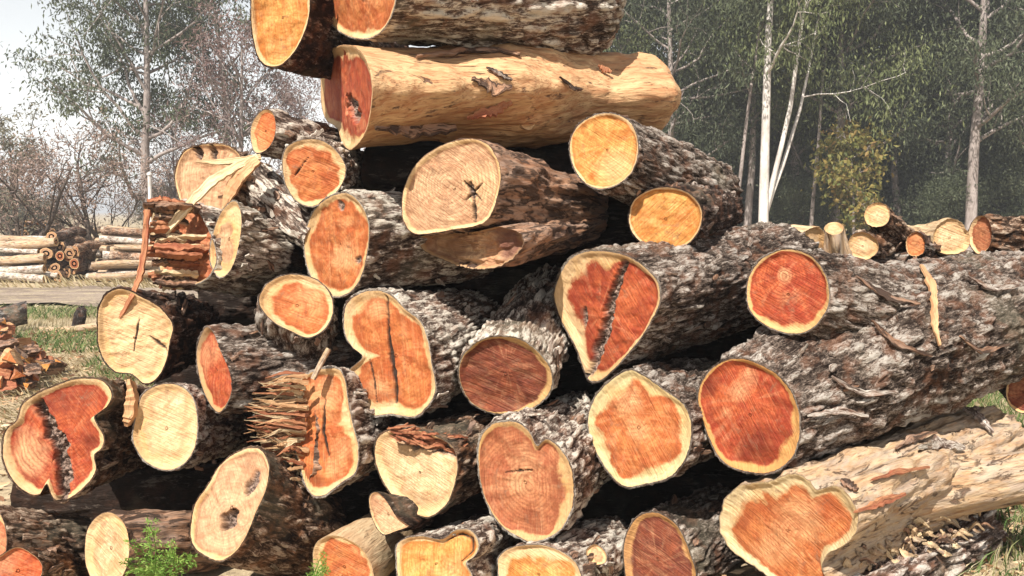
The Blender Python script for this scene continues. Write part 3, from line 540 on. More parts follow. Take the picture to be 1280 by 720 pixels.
T_, gT = make_log('log with cream bowl-shaped end and frayed dark red top edge',
  dict(outline=[(468,576),(470,548),(490,536),(530,538),(565,556),(573,580),(570,604),(560,630),(541,646),(525,646),(500,631),(480,606)], Y0=3.72, back=(612,556), Y1=4.3, ext=1.0, rs=0.92, bark='brown', glow=[(530,605,30,.4),(510,622,8,-.6),(500,565,15,-.4)], pal='pale', sapw=0.16, sapdir=-2.2, amp=0.014, rots=[([(492,546),(525,553),(568,568)], 14, 0.05)]))
rng = np.random.RandomState(8)
for k in range(70):
    x0 = rng.uniform(484, 560); y0 = 538 + (x0 - 486) * 0.22 + rng.uniform(-8, 12); Yd = 3.70 + rng.uniform(0, 0.06)
    ribbon(T_, 'splinter', [px(x0, y0, Yd), px(x0 + 14, y0 + rng.uniform(-4, 8), Yd - 0.01), px(x0 + rng.uniform(20, 34), y0 + rng.uniform(-6, 12), Yd + 0.03)], [0.004, 0.014, 0.006], 0.009, M_SPL, seed=130 + k, ragged=0.3)
make_log('large rose-brown log end with a short black slit and a notch at its upper right',
  dict(outline=[(596,576),(600,545),(615,528),(643,525),(661,537),(672,556),(684,547),(702,560),(716,585),(719,620),(713,646),(696,669),(668,679),(648,673),(624,656),(604,621)], ctr=(655,605), Y0=3.58, back=(728,548), Y1=4.35, ext=1.05, rs=0.95, bark='pale', glow=[(650,575,26,.55),(645,605,18,.6),(695,600,16,-.6),(665,660,22,-.5),(615,620,18,-.3)], pal='rose', sapw=0.09, sapdir=0.1, sapk=0.95, amp=0.018, ring=0.8, saw=1.5, cracks=[([(630,592),(646,590),(664,589)], 1.8, 0.012)], sap=(0.53,0.33,0.16)))
make_log('log with broad cream rim around an orange heart, right of the rose-brown end',
  dict(outline=[(733,530),(738,505),(755,480),(784,461),(800,465),(830,485),(856,505),(866,530),(862,566),(841,596),(810,606),(780,610),(759,591),(741,560)], Y0=3.70, back=(888,502), Y1=4.4, ext=1.0, rs=0.92, bark='grey', glow=[(783,500,20,.9),(795,540,16,.6),(835,550,18,.2),(760,560,20,-.25)], pal='orange', sapw=0.19, sap=(0.59,0.48,0.26), amp=0.018, saw=1.0))
# -- bottom row
Q_, gQ = make_log('pale weathered log with large wavy orange end, bottom right corner',
  dict(outline=[(899,657),(905,626),(925,607),(960,601),(992,591),(1012,600),(1022,611),(1046,607),(1067,625),(1073,655),(1058,680),(1036,692),(1028,710),(1034,735),(1000,752),(962,722),(925,697),(906,677)], ctr=(982,665), Y0=3.38, back=(1228,556), Y1=4.35, ext=1.0, rs=0.80, bark='weath', glow=[(1000,645,40,.7),(960,690,28,.5),(925,655,20,-.5),(985,610,14,-.7),(1050,660,15,-.3)], pal='orange', sapw=0.18, sapdir=2.2, sap=(0.58,0.46,0.27), amp=0.034, lump=0.08, saw=0.5, ring=0.6, rough=0.03),
  [dict(outline=[(1318,575),(1328,560),(1345,560),(1352,580),(1348,605),(1332,618),(1320,600)], Y0=3.95, back=(1110,622), Y1=3.72, ext=1.0, rs=1.5, bark='weath', pal='tan', amp=0.014)])
for k, (pl, wd) in enumerate([(((1052,600),(1062,606),(1072,612)), 0.035), (((1150,560),(1175,552),(1205,560)), 0.05), (((1090,600),(1120,590),(1160,584)), 0.02), (((1120,560),(1140,548),(1170,540)), 0.03), (((1205,510),(1225,520),(1240,540)), 0.05), (((1070,640),(1100,628),(1130,618)), 0.03)]):
    ribbon(Q_, 'bark_scrap', [surf(gQ[:1], *q, lift=0.004) for q in pl], [wd * 0.3, wd, wd * 0.4], 0.014, [BARK['gash'], BARK['coarse'], M_SPL][k % 3], seed=720 + k, ragged=0.5)
R_l, gR = make_log('low log with shaggy loose bark beneath the pale weathered log',
  dict(outline=[(985,752),(1000,735),(1030,728),(1060,740),(1070,765),(1050,800),(1015,805),(992,785)], Y0=3.30, back=(1226,664), Y1=4.15, ext=1.0, rs=0.8, bark='coarse', pal='tan', amp=0.03, lump=0.08, fq=0.8))
rng = np.random.RandomState(17)
for k in range(130):
    s = rng.uniform(0.1, 0.95); x0 = 1030 + s * 195 + rng.uniform(-12, 12); y0 = 712 - s * 76 + rng.uniform(-16, 26); Yd = 3.30 + s * 0.62 + (y0 - 690 + s * 60) * -0.0012
    dx, dy = rng.uniform(-26, 26), rng.uniform(-14, 10)
    ribbon(R_l, 'bark_strip', [px(x0, y0, Yd), px(x0 + dx * 0.5, y0 + dy, Yd - 0.03), px(x0 + dx, y0 + dy * 0.5 + 5, Yd + 0.01)], [0.006, rng.uniform(0.012, 0.03), 0.006], 0.006, [BARK['weath'], BARK['cream'], BARK['weath'], BARK['gash'], M_SPLP][k % 5], seed=170 + k, ragged=0.35)
make_log('shaded brown-red log end with orange rim in the bottom row',
  dict(outline=[(779,702),(781,671),(795,646),(820,639),(846,655),(863,690),(871,725),(850,760),(815,768),(788,745)], Y0=3.72, back=(905,655), Y1=4.3, ext=1.0, rs=0.95, bark='grey', pal='brown', sapw=0.12, sap=(0.43,0.22,0.09), amp=0.018))
make_log('pale-barked log end with a knot, bottom middle right',
  dict(outline=[(621,707),(627,690),(650,681),(682,681),(711,694),(727,715),(724,745),(690,768),(650,765),(628,742)], Y0=3.48, back=(762,682), Y1=4.1, ext=1.0, rs=0.9, bark='pale', pal='bright', sapw=0.24, sapdir=1.5, amp=0.012),
  [dict(outline=[(733,687),(744,680),(757,690),(757,703),(744,706),(734,699)], Y0=3.50, back=(748,706), Y1=3.62, rs=1.5, ext=1.0, bark='pale', pal='tan', sapw=0.3, amp=0.004, ft=0.5)])
make_log('squarish log end with curled knot, bottom centre',
  dict(outline=[(494,692),(500,675),(525,669),(552,673),(572,661),(592,663),(600,680),(594,695),(584,704),(592,725),(575,752),(535,758),(502,740)], ctr=(543,705), Y0=3.48, back=(625,678), Y1=4.05, ext=1.0, rs=0.9, bark='pale', pal='bright', sapw=0.10, amp=0.012, saw=1.5, sawk=0.8, cracks=[([(556,676),(574,668),(588,674),(588,690),(575,702)], 2, 0.008)]))
make_log('smooth pale log with orange heart, bottom row beside a green weed',
  dict(outline=[(391,693),(399,675),(420,669),(446,680),(462,700),(467,728),(450,752),(420,756),(398,735)], Y0=3.52, back=(496,662), Y1=4.15, ext=1.0, rs=0.95, bark='cream', pal='orange', sapw=0.16, amp=0.006))
make_log('greyish log end with hollow torn middle leaning in the bottom row',
  dict(outline=[(237,662),(243,630),(260,605),(275,580),(300,562),(325,559),(337,580),(334,610),(321,640),(311,665),(296,690),(275,703),(255,696),(240,682)], Y0=3.52, back=(385,668), Y1=4.05, ext=1.0, rs=1.1, bark='brown', pal='tan', sapw=0.06, amp=0.012, faceamp=0.008, saw=1.0, rots=[([(276,658),(290,640)], 11, 0.06), ([(305,615),(318,590)], 8, 0.04)]))
make_log('cream oval log end with dark bare side, bottom left by the green weed',
  dict(outline=[(106,687),(110,660),(125,643),(141,641),(156,655),(162,682),(158,710),(146,728),(122,732),(109,712)], Y0=3.52, back=(262,676), Y1=3.98, ext=1.0, rs=0.9, bark='gash', pal='pale', sapw=0.25, amp=0.022, lump=0.08))
make_log('broken brown log with ragged bare top in the bottom left corner',
  dict(outline=[(-60,668),(-45,640),(-15,630),(5,650),(8,690),(-10,720),(-45,715)], Y0=3.38, back=(98,686), Y1=3.80, ext=1.0, rs=1.0, bark='brown', pal='rose', amp=0.02, lump=0.08))
make_log('dark red split log end in the bottom left corner',
  dict(outline=[(-20,706),(0,694),(22,683),(44,694),(54,708),(48,726),(22,748),(-12,742)], Y0=3.22, back=(75,712), Y1=3.6, ext=1.0, rs=0.9, bark='brown', pal='red', sapw=0.03, amp=0.012, faceamp=0.01))
wd, gwd = make_log('small wedge of split wood stuck between logs in the bottom row',
  dict(outline=[(461,622),(470,614),(482,624),(496,646),(512,657),(496,664),(478,668),(465,648)], Y0=3.60, back=(525,640), Y1=3.85, ext=1.0, rs=0.9, bark='dark', pal='tan', sapw=0.05, amp=0.006), name='wood_wedge', cat='wood piece')
make_log('dark red log end cut by the right edge of the picture',
  dict(outline=[(1257,490),(1263,472),(1280,463),(1298,470),(1304,492),(1296,512),(1278,517),(1262,507)], Y0=4.25, back=(1262,468), Y1=5.0, ext=1.0, rs=1.0, bark='grey', pal='brown', sapw=0.1, amp=0.01))
# filler logs added crosswise to block sky light; gap shade painted into their bark
def rnd_outline(x, y, r, sx=0.45):
    return [(x + sx * r * math.cos(k * PI / 5), y + r * math.sin(k * PI / 5)) for k in range(10)]
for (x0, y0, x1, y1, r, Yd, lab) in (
    (470, 214, 800, 222, 40, 4.85, 'added shade-dark filler log lying crosswise in the dark gap under the debarked log'),
    (330, 300, 880, 292, 42, 4.95, 'added shade-dark filler log lying crosswise behind the large pale log with the star-shaped crack'),
    (270, 372, 1000, 372, 50, 4.95, 'added shade-dark filler log lying crosswise behind the big deep-red split end'),
    (215, 462, 1180, 455, 52, 4.90, 'added shade-dark filler log lying crosswise behind the heart-shaped end'),
    (150, 560, 1120, 545, 52, 4.70, 'added shade-dark filler log lying crosswise behind the rose-brown end'),
    (35, 622, 1010, 636, 46, 4.30, 'added shade-dark filler log lying crosswise just above the bottom row')):
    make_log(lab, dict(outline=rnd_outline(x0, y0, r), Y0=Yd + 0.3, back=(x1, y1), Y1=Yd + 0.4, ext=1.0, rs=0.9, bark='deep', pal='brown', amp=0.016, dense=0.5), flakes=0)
# -- chunks lying behind the crest of the great trunk
CH = 'offcuts lying behind the great trunk'
make_log('pale bare log lying behind the great forked trunk', dict(outline=[(990,300),(1008,288),(1024,284),(1034,300),(1038,322),(1020,330),(1000,326)], Y0=4.75, back=(900,304), Y1=5.3, ext=1.0, rs=0.8, bark='cream', pal='pale', sapw=0.2, amp=0.02, lump=0.12, rough=0.06), group=CH)
make_log('upright whitish weathered stump piece behind the great trunk', dict(outline=[(1030,286),(1036,279),(1047,278),(1055,284),(1050,292),(1038,293)], Y0=4.8, back=(1048,345), Y1=4.85, ext=1.0, rs=1.3, ft=0.0, bark='weath', pal='pale', amp=0.02, lump=0.06), group=CH)
make_log('yellowish cut end lying low behind the great trunk', dict(outline=[(1058,306),(1066,293),(1080,290),(1094,297),(1099,311),(1088,323),(1072,324),(1061,317)], Y0=4.8, back=(1125,300), Y1=5.4, ext=1.0, rs=0.9, bark='brown', pal='pale', sapw=0.3, amp=0.016, lump=0.1, rough=0.05), group=CH)
make_log('raised small log with pale round end and reddish bark against the trees', dict(outline=[(1080,268),(1085,257),(1097,253),(1109,257),(1113,270),(1107,281),(1093,284),(1083,279)], Y0=4.85, back=(1150,318), Y1=5.5, ext=1.0, rs=0.9, bark='brown', pal='pale', sapw=0.3, amp=0.014, lump=0.1, rough=0.05), group=CH)
make_log('broad pale wedge of wood lying on its side behind the great trunk', dict(outline=[(1166,302),(1170,285),(1184,274),(1200,276),(1212,296),(1208,312),(1190,318),(1172,314)], Y0=4.9, back=(1128,296), Y1=5.4, ext=1.0, rs=0.7, bark='cream', pal='pale', sapw=0.2, amp=0.02, lump=0.14, rough=0.07, ft=0.5), group=CH)
make_log('small round orange end between the pale offcuts', dict(outline=[(1132,304),(1137,293),(1147,289),(1155,297),(1156,312),(1148,320),(1136,318)], Y0=4.85, back=(1185,312), Y1=5.2, ext=1.0, rs=0.9, bark='dark', pal='orange', sapw=0.05, amp=0.02, lump=0.12, rough=0.06), group=CH)
make_log('long red-brown log with peeling bark behind the great trunk, right edge', dict(outline=[(1210,300),(1213,282),(1222,270),(1234,272),(1240,290),(1236,310),(1222,318)], Y0=4.95, back=(1345,298), Y1=5.2, ext=1.0, rs=1.0, bark='brown', pal='rose', sapw=0.1, amp=0.022, lump=0.06), group=CH)
make_log('barked log at the back holding up the offcuts', dict(outline=rnd_outline(985, 372, 55), Y0=5.0, back=(1370, 362), Y1=5.3, ext=1.0, rs=1.0, bark='grey', pal='tan', amp=0.016, dense=0.6), group=CH)
HAZE = 0.0017
# ------------------------------------------------------------------ trees
def leaf_mat(name, cols, trans=0.25):
    t = NT(name); lv = t.attr('lv').outputs['Fac']
    n = len(cols); col = t.ramp(lv, [(k / (n - 1), c) for k, c in enumerate(cols)])
    t.l(col, t.b.inputs['Base Color']); t.b.inputs['Roughness'].default_value = 0.55
    tr = t.n('ShaderNodeBsdfTranslucent'); t.l(col, tr.inputs[0]); mx = t.n('ShaderNodeMixShader'); mx.inputs[0].default_value = trans
    t.l(t.b.outputs[0], mx.inputs[1]); t.l(tr.outputs[0], mx.inputs[2]); t.l(mx.outputs[0], t.out.inputs[0])
    return t.m
def trunk_mat(name, a, b, sc=3.0):
    t = NT(name); c = t.n('ShaderNodeTexCoord').outputs['Object']
    n = t.noise(t.mapping(c, (1, 1, 0.35)), sc, 5, 0.65, 0.6); f = t.noise(t.mapping(c, (1, 1, 0.2)), sc * 9, 4, 0.6)
    col = t.mix(t.ramp(n, [(0.40, 0.0), (0.62, 1.0)]), a, b); col = t.mix(t.ramp(f, [(0.32, 0.6), (0.48, 0.0)]), col, tuple(0.5 * x for x in b))
    t.l(col, t.b.inputs['Base Color']); t.l(t.bump(f, 0.4, 0.03), t.b.inputs['Normal']); return t.m
LM = {
 'gum':   leaf_mat('leaf_gum', [(0.032, 0.04, 0.0224), (0.0576, 0.0704, 0.0368), (0.092, 0.1056, 0.0576), (0.144, 0.156, 0.096)]),
 'dark':  leaf_mat('leaf_dark', [(0.0242, 0.0298, 0.0177), (0.0419, 0.0508, 0.029), (0.0685, 0.0791, 0.0444), (0.1089, 0.121, 0.0726)]),
 'light': leaf_mat('leaf_light', [(0.0561, 0.0702, 0.0281), (0.0981, 0.1168, 0.0468), (0.1496, 0.1683, 0.0702), (0.2151, 0.229, 0.1122)]),
 'yellow':leaf_mat('leaf_yellow', [(0.07, 0.09, 0.03), (0.16, 0.16, 0.045), (0.26, 0.20, 0.06), (0.30, 0.16, 0.07)], 0.35),
 'brown': leaf_mat('leaf_brown', [(0.144, 0.108, 0.096), (0.24, 0.174, 0.15), (0.324, 0.228, 0.186), (0.408, 0.324, 0.264)]),
 'rust':  leaf_mat('leaf_rust', [(0.085, 0.06, 0.06), (0.15, 0.10, 0.095), (0.21, 0.135, 0.12), (0.27, 0.20, 0.17)]),
 'olive': leaf_mat('leaf_olive', [(0.0805, 0.0782, 0.0575), (0.138, 0.1288, 0.092), (0.207, 0.184, 0.1323), (0.276, 0.2415, 0.1725)]),
}
TM = {
 'white': trunk_mat('trunk_white', (0.66, 0.62, 0.58), (0.42, 0.37, 0.34), 2.0),
 'grey':  trunk_mat('trunk_grey', (0.34, 0.29, 0.27), (0.18, 0.145, 0.13)),
 'dark':  trunk_mat('trunk_dark', (0.10, 0.075, 0.06), (0.05, 0.04, 0.034)),
}
def tubes(lines, sides):
    """list of (points, radii) -> verts, quads"""
    V, F, off = [], [], 0
    for P, Rr in lines:
        P = np.asarray(P, float); m = len(P); Tn = np.gradient(P, axis=0); Tn /= np.linalg.norm(Tn, axis=1)[:, None] + 1e-9
        a = np.cross(Tn, np.array([0.31, 0.77, 0.2])); a /= np.linalg.norm(a, axis=1)[:, None] + 1e-9; b = np.cross(Tn, a)
        sd = sides if Rr[0] > 0.05 else 4
        th = np.arange(sd) * 2 * math.pi / sd
        for k in range(m): V.append(P[k] + Rr[k] * (np.cos(th)[:, None] * a[k] + np.sin(th)[:, None] * b[k]))
        F.append(grid_quads(sd, m, True, off)); off += sd * m
    return np.concatenate(V), [np.concatenate(F)]
def grow(rng, p, d, L, r, wob=0.25, up=0.0, m=7):
    P = [np.array(p, float)]; d = nrm(d)
    for k in range(m - 1):
        d = nrm(d + rng.normal(0, wob, 3) * 0.5 + np.array([0, 0, up])); P.append(P[-1] + d * L / (m - 1))
    return np.array(P), np.linspace(r, r * 0.35, m)
def leaves_mesh(name, C, D, Ln, Wd, mat, lv):
    n = len(C); rr = np.random.RandomState(n)
    s = np.cross(D, rr.normal(0, 1, (n, 3))); s /= np.linalg.norm(s, axis=1)[:, None] + 1e-9
    nn = np.cross(s, D)
    a = C; b = C + D * Ln[:, None] * 0.45 + s * Wd[:, None] * 0.5 + nn * Wd[:, None] * 0.15; c = C + D * Ln[:, None]; d = C + D * Ln[:, None] * 0.45 - s * Wd[:, None] * 0.5 + nn * Wd[:, None] * 0.15
    V = np.stack([a, b, c, d], 1).reshape(-1, 3); F = np.arange(n * 4).reshape(-1, 4)
    return mesh_np(name, V, [F], dict(lv=np.repeat(lv, 4)), False, [mat])
def make_tree_meshes(seed, H, r, cb, spread, nl, n_leaf, lm, tm, leaf=(0.26, 0.07), droop=0.6, clump=0.5, limb_up=0.5, lean=0.0, fork=False, shape=1.0, wob=0.12):
    rng = np.random.RandomState(seed); lines = []; tips = []
    tr, rad = grow(rng, (0, 0, -0.2), (lean, 0, 1), H * 0.96, r, wob * 0.4, 0.03, 14); rad = np.linspace(r, r * 0.18, 14); rad[0] *= 1.25
    stems = [(tr, rad)]
    if fork:
        t2, r2 = grow(rng, tr[1], (0.26, 0.1, 1), H * 0.75, r * 0.55, wob * 0.7, 0.05, 10); stems.append((t2, np.linspace(r * 0.55, r * 0.1, 10)))
        t3, r3 = grow(rng, tr[1], (0.40, 0.2, 1), H * 0.6, r * 0.40, wob * 0.7, 0.05, 10); stems.append((t3, np.linspace(r * 0.45, r * 0.1, 10)))
    lines += stems
    for q in range(nl):
        P, rd = stems[rng.randint(len(stems))] if fork else stems[0]
        f = cb + (0.98 - cb) * (q + rng.rand()) / nl; k = min(int(f * (len(P) - 1)), len(P) - 2); p = P[k] + (P[k + 1] - P[k]) * rng.rand()
        az = rng.uniform(0, 2 * math.pi); g = (f - cb) / (1 - cb + 1e-6)
        Lb = spread * (0.45 + 0.75 * math.sin(math.pi * min(1, 0.18 + 0.8 * g)) ** shape) * rng.uniform(0.65, 1.15)
        d = np.array([math.cos(az), math.sin(az), limb_up * rng.uniform(0.4, 1.5)])
        lb, lr = grow(rng, p, d, Lb, max(0.02, rd[k] * 0.5), 0.35, 0.05, 7); lines.append((lb, lr))
        for z in range(5):
            kk = rng.randint(2, 7); d2 = nrm(lb[kk] - lb[kk - 1]) + rng.normal(0, 0.7, 3) + np.array([0, 0, 0.15])
            sb, sr = grow(rng, lb[kk], d2, Lb * rng.uniform(0.3, 0.55), max(0.012, lr[kk] * 0.6), 0.5, 0.0, 5); lines.append((sb, sr)); tips += [sb[2], sb[3], sb[4]]
        tips += [lb[-1], lb[-2]]
    tips = np.array(tips); ti = rng.randint(0, len(tips), n_leaf)
    wt = rng.rand(len(tips)) ** 1.6 ; wt /= wt.sum(); ti = rng.choice(len(tips), n_leaf, p=wt)
    cs = clump * (0.6 + 0.8 * rng.rand(len(tips)))
    C = tips[ti] + rng.normal(0, 1, (n_leaf, 3)) * cs[ti][:, None] * np.array([1, 1, 0.75])
    D = rng.normal(0, 1, (n_leaf, 3)) * (1 - droop * 0.6) + np.array([0, 0, -droop * 1.6]); D /= np.linalg.norm(D, axis=1)[:, None]
    cv = rng.rand(len(tips)); lv = np.clip(0.55 * cv[ti] + 0.45 * rng.rand(n_leaf), 0, 1)
    Ln = leaf[0] * rng.uniform(0.6, 1.4, n_leaf); Wd = leaf[1] * rng.uniform(0.6, 1.4, n_leaf)
    V, F = tubes(lines, 8); tm_ = mesh_np('trunk', V, F, None, True, [TM[tm]]); cm = leaves_mesh('crown', C, D, Ln, Wd, LM[lm], lv)
    return tm_, cm
def put_tree(meshes, x, y, label, sc=1.0, rz=0.0, group=None, name='tree', cat='tree', szx=1.0):
    o = link(name, None, loc=(x, y, 0)); o.rotation_euler.z = rz; o.scale = (sc * szx, sc * szx, sc); tag(o, label, cat, group)
    link('trunk', meshes[0], o); link('crown', meshes[1], o); return o
def gx(xp, Y): return (xp - 640) / F_PX * Y / 1.0

# right-hand wood
white = make_tree_meshes(3, 19, 0.22, 0.42, 3.6, 20, 26000, 'light', 'white', (0.22, 0.055), 0.75, 0.62, 0.7, fork=True)
gumA = make_tree_meshes(4, 20, 0.26, 0.25, 3.6, 28, 30000, 'gum', 'grey', (0.22, 0.06), 0.6, 0.65, 0.5)
gumB = make_tree_meshes(5, 18, 0.22, 0.12, 3.4, 30, 32000, 'dark', 'grey', (0.23, 0.065), 0.6, 0.70, 0.4)
gumC = make_tree_meshes(6, 17, 0.20, 0.30, 3.2, 26, 28000, 'light', 'grey', (0.21, 0.055), 0.75, 0.60, 0.5)
bushD = make_tree_meshes(7, 5.5, 0.12, 0.05, 2.6, 24, 20000, 'gum', 'dark', (0.22, 0.07), 0.3, 0.55, 0.6)
bushO = make_tree_meshes(8, 4.5, 0.10, 0.05, 2.2, 20, 11000, 'olive', 'dark', (0.24, 0.08), 0.3, 0.50, 0.6)
pole = make_tree_meshes(21, 18, 0.11, 0.5, 2.4, 16, 7000, 'light', 'white', (0.28, 0.075), 0.7, 0.5, 0.7)
pole2 = make_tree_meshes(22, 16, 0.10, 0.45, 2.2, 16, 7000, 'gum', 'grey', (0.28, 0.075), 0.7, 0.5, 0.7, lean=0.08)
yel = make_tree_meshes(9, 5.0, 0.08, 0.15, 1.2, 16, 2600, 'yellow', 'grey', (0.24, 0.14), 0.4, 0.34, 0.7)
put_tree(white, gx(952, 36), 36, 'white-trunked gum tree with forked pale limbs right of the pile', 1.0, 0.2, None)
put_tree(gumC, gx(934, 41), 41, 'tree with grey-pink trunk just left of the white-trunked gum', 1.0, 1.9)
put_tree(gumA, gx(992, 43), 43, 'tree with slim lilac-grey trunk just right of the white-trunked gum', 0.95, 2.6)
put_tree(gumB, gx(1042, 40), 40, 'tree with dark straight trunk beside the small yellow tree', 1.0, 0.9)
put_tree(gumC, gx(1122, 42), 42, 'leaning thin-trunked tree right of the yellow tree', 0.95, 4.0).rotation_euler.x = 0.05
put_tree(gumA, gx(1212, 38), 38, 'tall tree with pale upper trunk near the right edge', 1.0, 3.3)
put_tree(gumB, gx(1290, 40), 40, 'dense dark tree cut by the right edge of the picture', 1.0, 5.0)
put_tree(yel, gx(1066, 37), 37, 'small tree with yellow autumn leaves among the dark trunks', 1.0, 0.4)
for k, (xp, Y, mm, lab) in enumerate([(915, 38, pole2, 'slender tree with thin grey trunk close to the pile edge'), (1012, 39, pole2, 'slender grey-trunked tree between the white gum and the yellow tree'), (1168, 43, pole2, 'thin grey-trunked tree standing in the dark of the wood'), (1243, 42, pole, 'slender pale-trunked tree close to the right edge')]):
    put_tree(mm, gx(xp, Y), Y, lab, 1.0, 1.3 * k)
WG = 'trees massed in the wood behind the pile'
wl = 'tall dark green tree in the massed wood behind the pile'
rng = np.random.RandomState(77)
for k, (xp, Y, mm, sc) in enumerate([(700, 47, gumB, 1.0), (745, 43, gumC, 1.0), (790, 46, gumA, 1.0), (835, 40, gumB, 0.9), (880, 45, gumB, 1.05), (905, 52, gumA, 1.1), (1010, 50, gumB, 1.1), (1075, 50, gumA, 1.15),
     (1095, 46, gumB, 1.0), (1150, 46, gumB, 1.05), (1175, 52, gumA, 1.15), (1250, 48, gumA, 1.1), (1265, 55, gumB, 1.2), (960, 56, gumB, 1.2), (1130, 58, gumB, 1.25), (840, 56, gumB, 1.15), (1040, 60, gumA, 1.25), (1215, 58, gumB, 1.2), (660, 52, gumA, 1.0), (760, 58, gumB, 1.1), (1180, 41, gumB, 0.9), (1330, 50, gumB, 1.1)]):
    put_tree(mm, gx(xp, Y), Y, wl, sc, rng.uniform(0, 6.28), WG)
for k, (xp, Y, sc) in enumerate([(800, 44, 1.0), (850, 42, 0.9), (900, 46, 1.1), (975, 47, 1.0), (1020, 45, 1.0), (1100, 47, 1.1), (1150, 44, 1.1), (1200, 46, 1.2), (1240, 43, 1.1), (1290, 44, 1.2), (1060, 50, 1.2), (940, 52, 1.2), (1185, 39, 0.5), (1000, 40, 0.5), (1262, 40, 0.7), (1180, 54, 1.4), (1120, 53, 1.4), (1000, 54, 1.4), (860, 52, 1.4), (1250, 53, 1.4)]):
    put_tree(bushD, gx(xp, Y), Y, 'leafy undergrowth shrub at the foot of the wood behind the pile', sc, rng.uniform(0, 6.28), 'shrubs under the wood', 'shrub', 'shrub')
# left-hand trees
eu = make_tree_meshes(12, 15.5, 0.22, 0.22, 4.0, 34, 27000, 'gum', 'grey', (0.21, 0.065), 0.6, 0.36, 0.75, shape=0.7)
eu2 = make_tree_meshes(13, 15, 0.20, 0.35, 3.4, 24, 15000, 'gum', 'grey', (0.24, 0.07), 0.6, 0.36, 0.7)
rust = make_tree_meshes(14, 8.6, 0.16, 0.15, 2.9, 34, 6500, 'rust', 'grey', (0.20, 0.045), 0.0, 0.30, 0.9)
brn = make_tree_meshes(15, 5.4, 0.12, 0.25, 2.6, 18, 2200, 'brown', 'dark', (0.18, 0.045), 0.0, 0.22, 0.6, lean=0.25, wob=0.5)
brn2 = make_tree_meshes(16, 4.6, 0.12, 0.25, 2.4, 16, 2000, 'brown', 'dark', (0.18, 0.045), 0.0, 0.22, 0.5, lean=-0.5, fork=True, wob=0.5)
oli = make_tree_meshes(17, 5.6, 0.12, 0.15, 2.3, 20, 4200, 'olive', 'dark', (0.20, 0.06), 0.2, 0.26, 0.6)
put_tree(eu, gx(186, 38), 38, 'tall airy gum tree against the white sky on the left', 1.0, 0.8)
put_tree(eu2, gx(292, 44), 44, 'tall gum tree half hidden behind the top left log', 1.05, 2.8)
put_tree(rust, gx(300, 33), 33, 'rust-brown thin-leaved tree rising behind the torn logs', 0.95, 1.0)
put_tree(rust, gx(222, 40), 40, 'greyish brown tree at the foot of the tall gum', 0.68, 3.4)
put_tree(rust, gx(385, 42), 42, 'rusty twiggy tree between the torn log and the debarked log', 0.9, 5.1)
put_tree(brn, gx(118, 26), 26, 'small bare-looking tree with dark trunk leaning to the left', 0.75, math.pi)
put_tree(brn2, gx(150, 27), 27, 'small brown tree with dark forked trunk near the white post', 0.72, 0.3)
put_tree(oli, gx(22, 30), 30, 'olive-grey tree at the left edge of the picture', 0.80, 2.2)
put_tree(brn2, gx(20, 24), 24, 'dark thin trunk with sparse crown by the left log stack', 0.8, 2.5)
for k in range(5):
    xp = -20 + k * 85 + rng.uniform(-12, 12); Y = rng.uniform(62, 85)
    put_tree([rust, oli, brn][k % 3], gx(xp, Y), Y, 'distant brownish tree in the low line of trees on the left horizon', rng.uniform(0.4, 0.6), rng.uniform(0, 6.28), 'distant trees on the left horizon')
for k, (xp, Y, sc) in enumerate([(205, 45, 0.6), (245, 44, 0.7), (280, 42, 0.6), (330, 44, 0.7), (50, 52, 0.5), (10, 50, 0.6)]):
    put_tree(bushO, gx(xp, Y), Y, 'low dry olive shrub beyond the log stacks', sc, rng.uniform(0, 6.28), 'low shrubs beyond the log stacks', 'shrub', 'shrub')
# white post
po = link('marker_post', None, loc=(gx(190, 24), 24, 0)); tag(po, 'slim white post standing behind the left log stack', 'post')
V, F = tubes([(np.array([[0, 0, -0.2], [0, 0, 0.9], [0, 0, 2.62]]), np.array([0.06, 0.055, 0.05]))], 10)
link('post', mesh_np('post', V, F, None, True, [TM['white']]), po)
V, F = tubes([(np.array([[0, 0, 2.6], [0, 0, 2.66], [0, 0, 2.70]]), np.array([0.07, 0.07, 0.01]))], 10); link('cap', mesh_np('cap', V, F, None, True, [TM['white']]), po)

# ------------------------------------------------------------------ far log stacks
def simple_log_mesh(seed, L, r, wood, heart=False):
    rg = np.random.RandomState(seed); n, m = 12, 9; V = []
    for k in range(m):
        x = L * k / (m - 1); rr = r * (1 - 0.12 * k / (m - 1)) * (1 + 0.08 * rg.normal(0, 1, n)); cy, cz = 0.05 * math.sin(k * 0.7 + seed), 0.05 * math.cos(k * 0.55 + seed)
        th = np.arange(n) * 2 * math.pi / n; V.append(np.stack([np.full(n, x), cy + rr * np.cos(th), cz + rr * np.sin(th)], 1))
    V = np.concatenate(V); lc = np.stack([V[:, 1], V[:, 2], V[:, 0]], 1) + seed
    body = mesh_np('bark', V, [grid_quads(n, m)], dict(lc=lc, bh=np.full(len(V), 0.6)), True, [wood])
    ends = []
    for k, e in ((0, -0.002), (m - 1, 0.002)):
        ring = V[k * n:(k + 1) * n] + np.array([e, 0, 0]); c = ring.mean(0); VV = np.concatenate([[c], c + (ring - c) * 0.55, ring])
        i = np.arange(n); tri = np.stack([np.zeros(n, int), 1 + i, 1 + (i + 1) % n], 1)
        sd = np.r_[[3.0], np.full(n, 2.0), np.full(n, 0.6)] if heart else np.r_[[1.25], np.full(n, 0.8), np.zeros(n)]
        ends.append(mesh_np('cut_face', VV, [tri, grid_quads(n, 2, True, 1)], dict(fpos=VV[:, [1, 2, 0]], sd=sd, rot=np.zeros(len(VV)), crk=np.zeros(len(VV)), rr=np.r_[[0.0], np.full(n, r * .5), np.full(n, r)]), True, [FARF[seed % 3]]))
    return body, ends
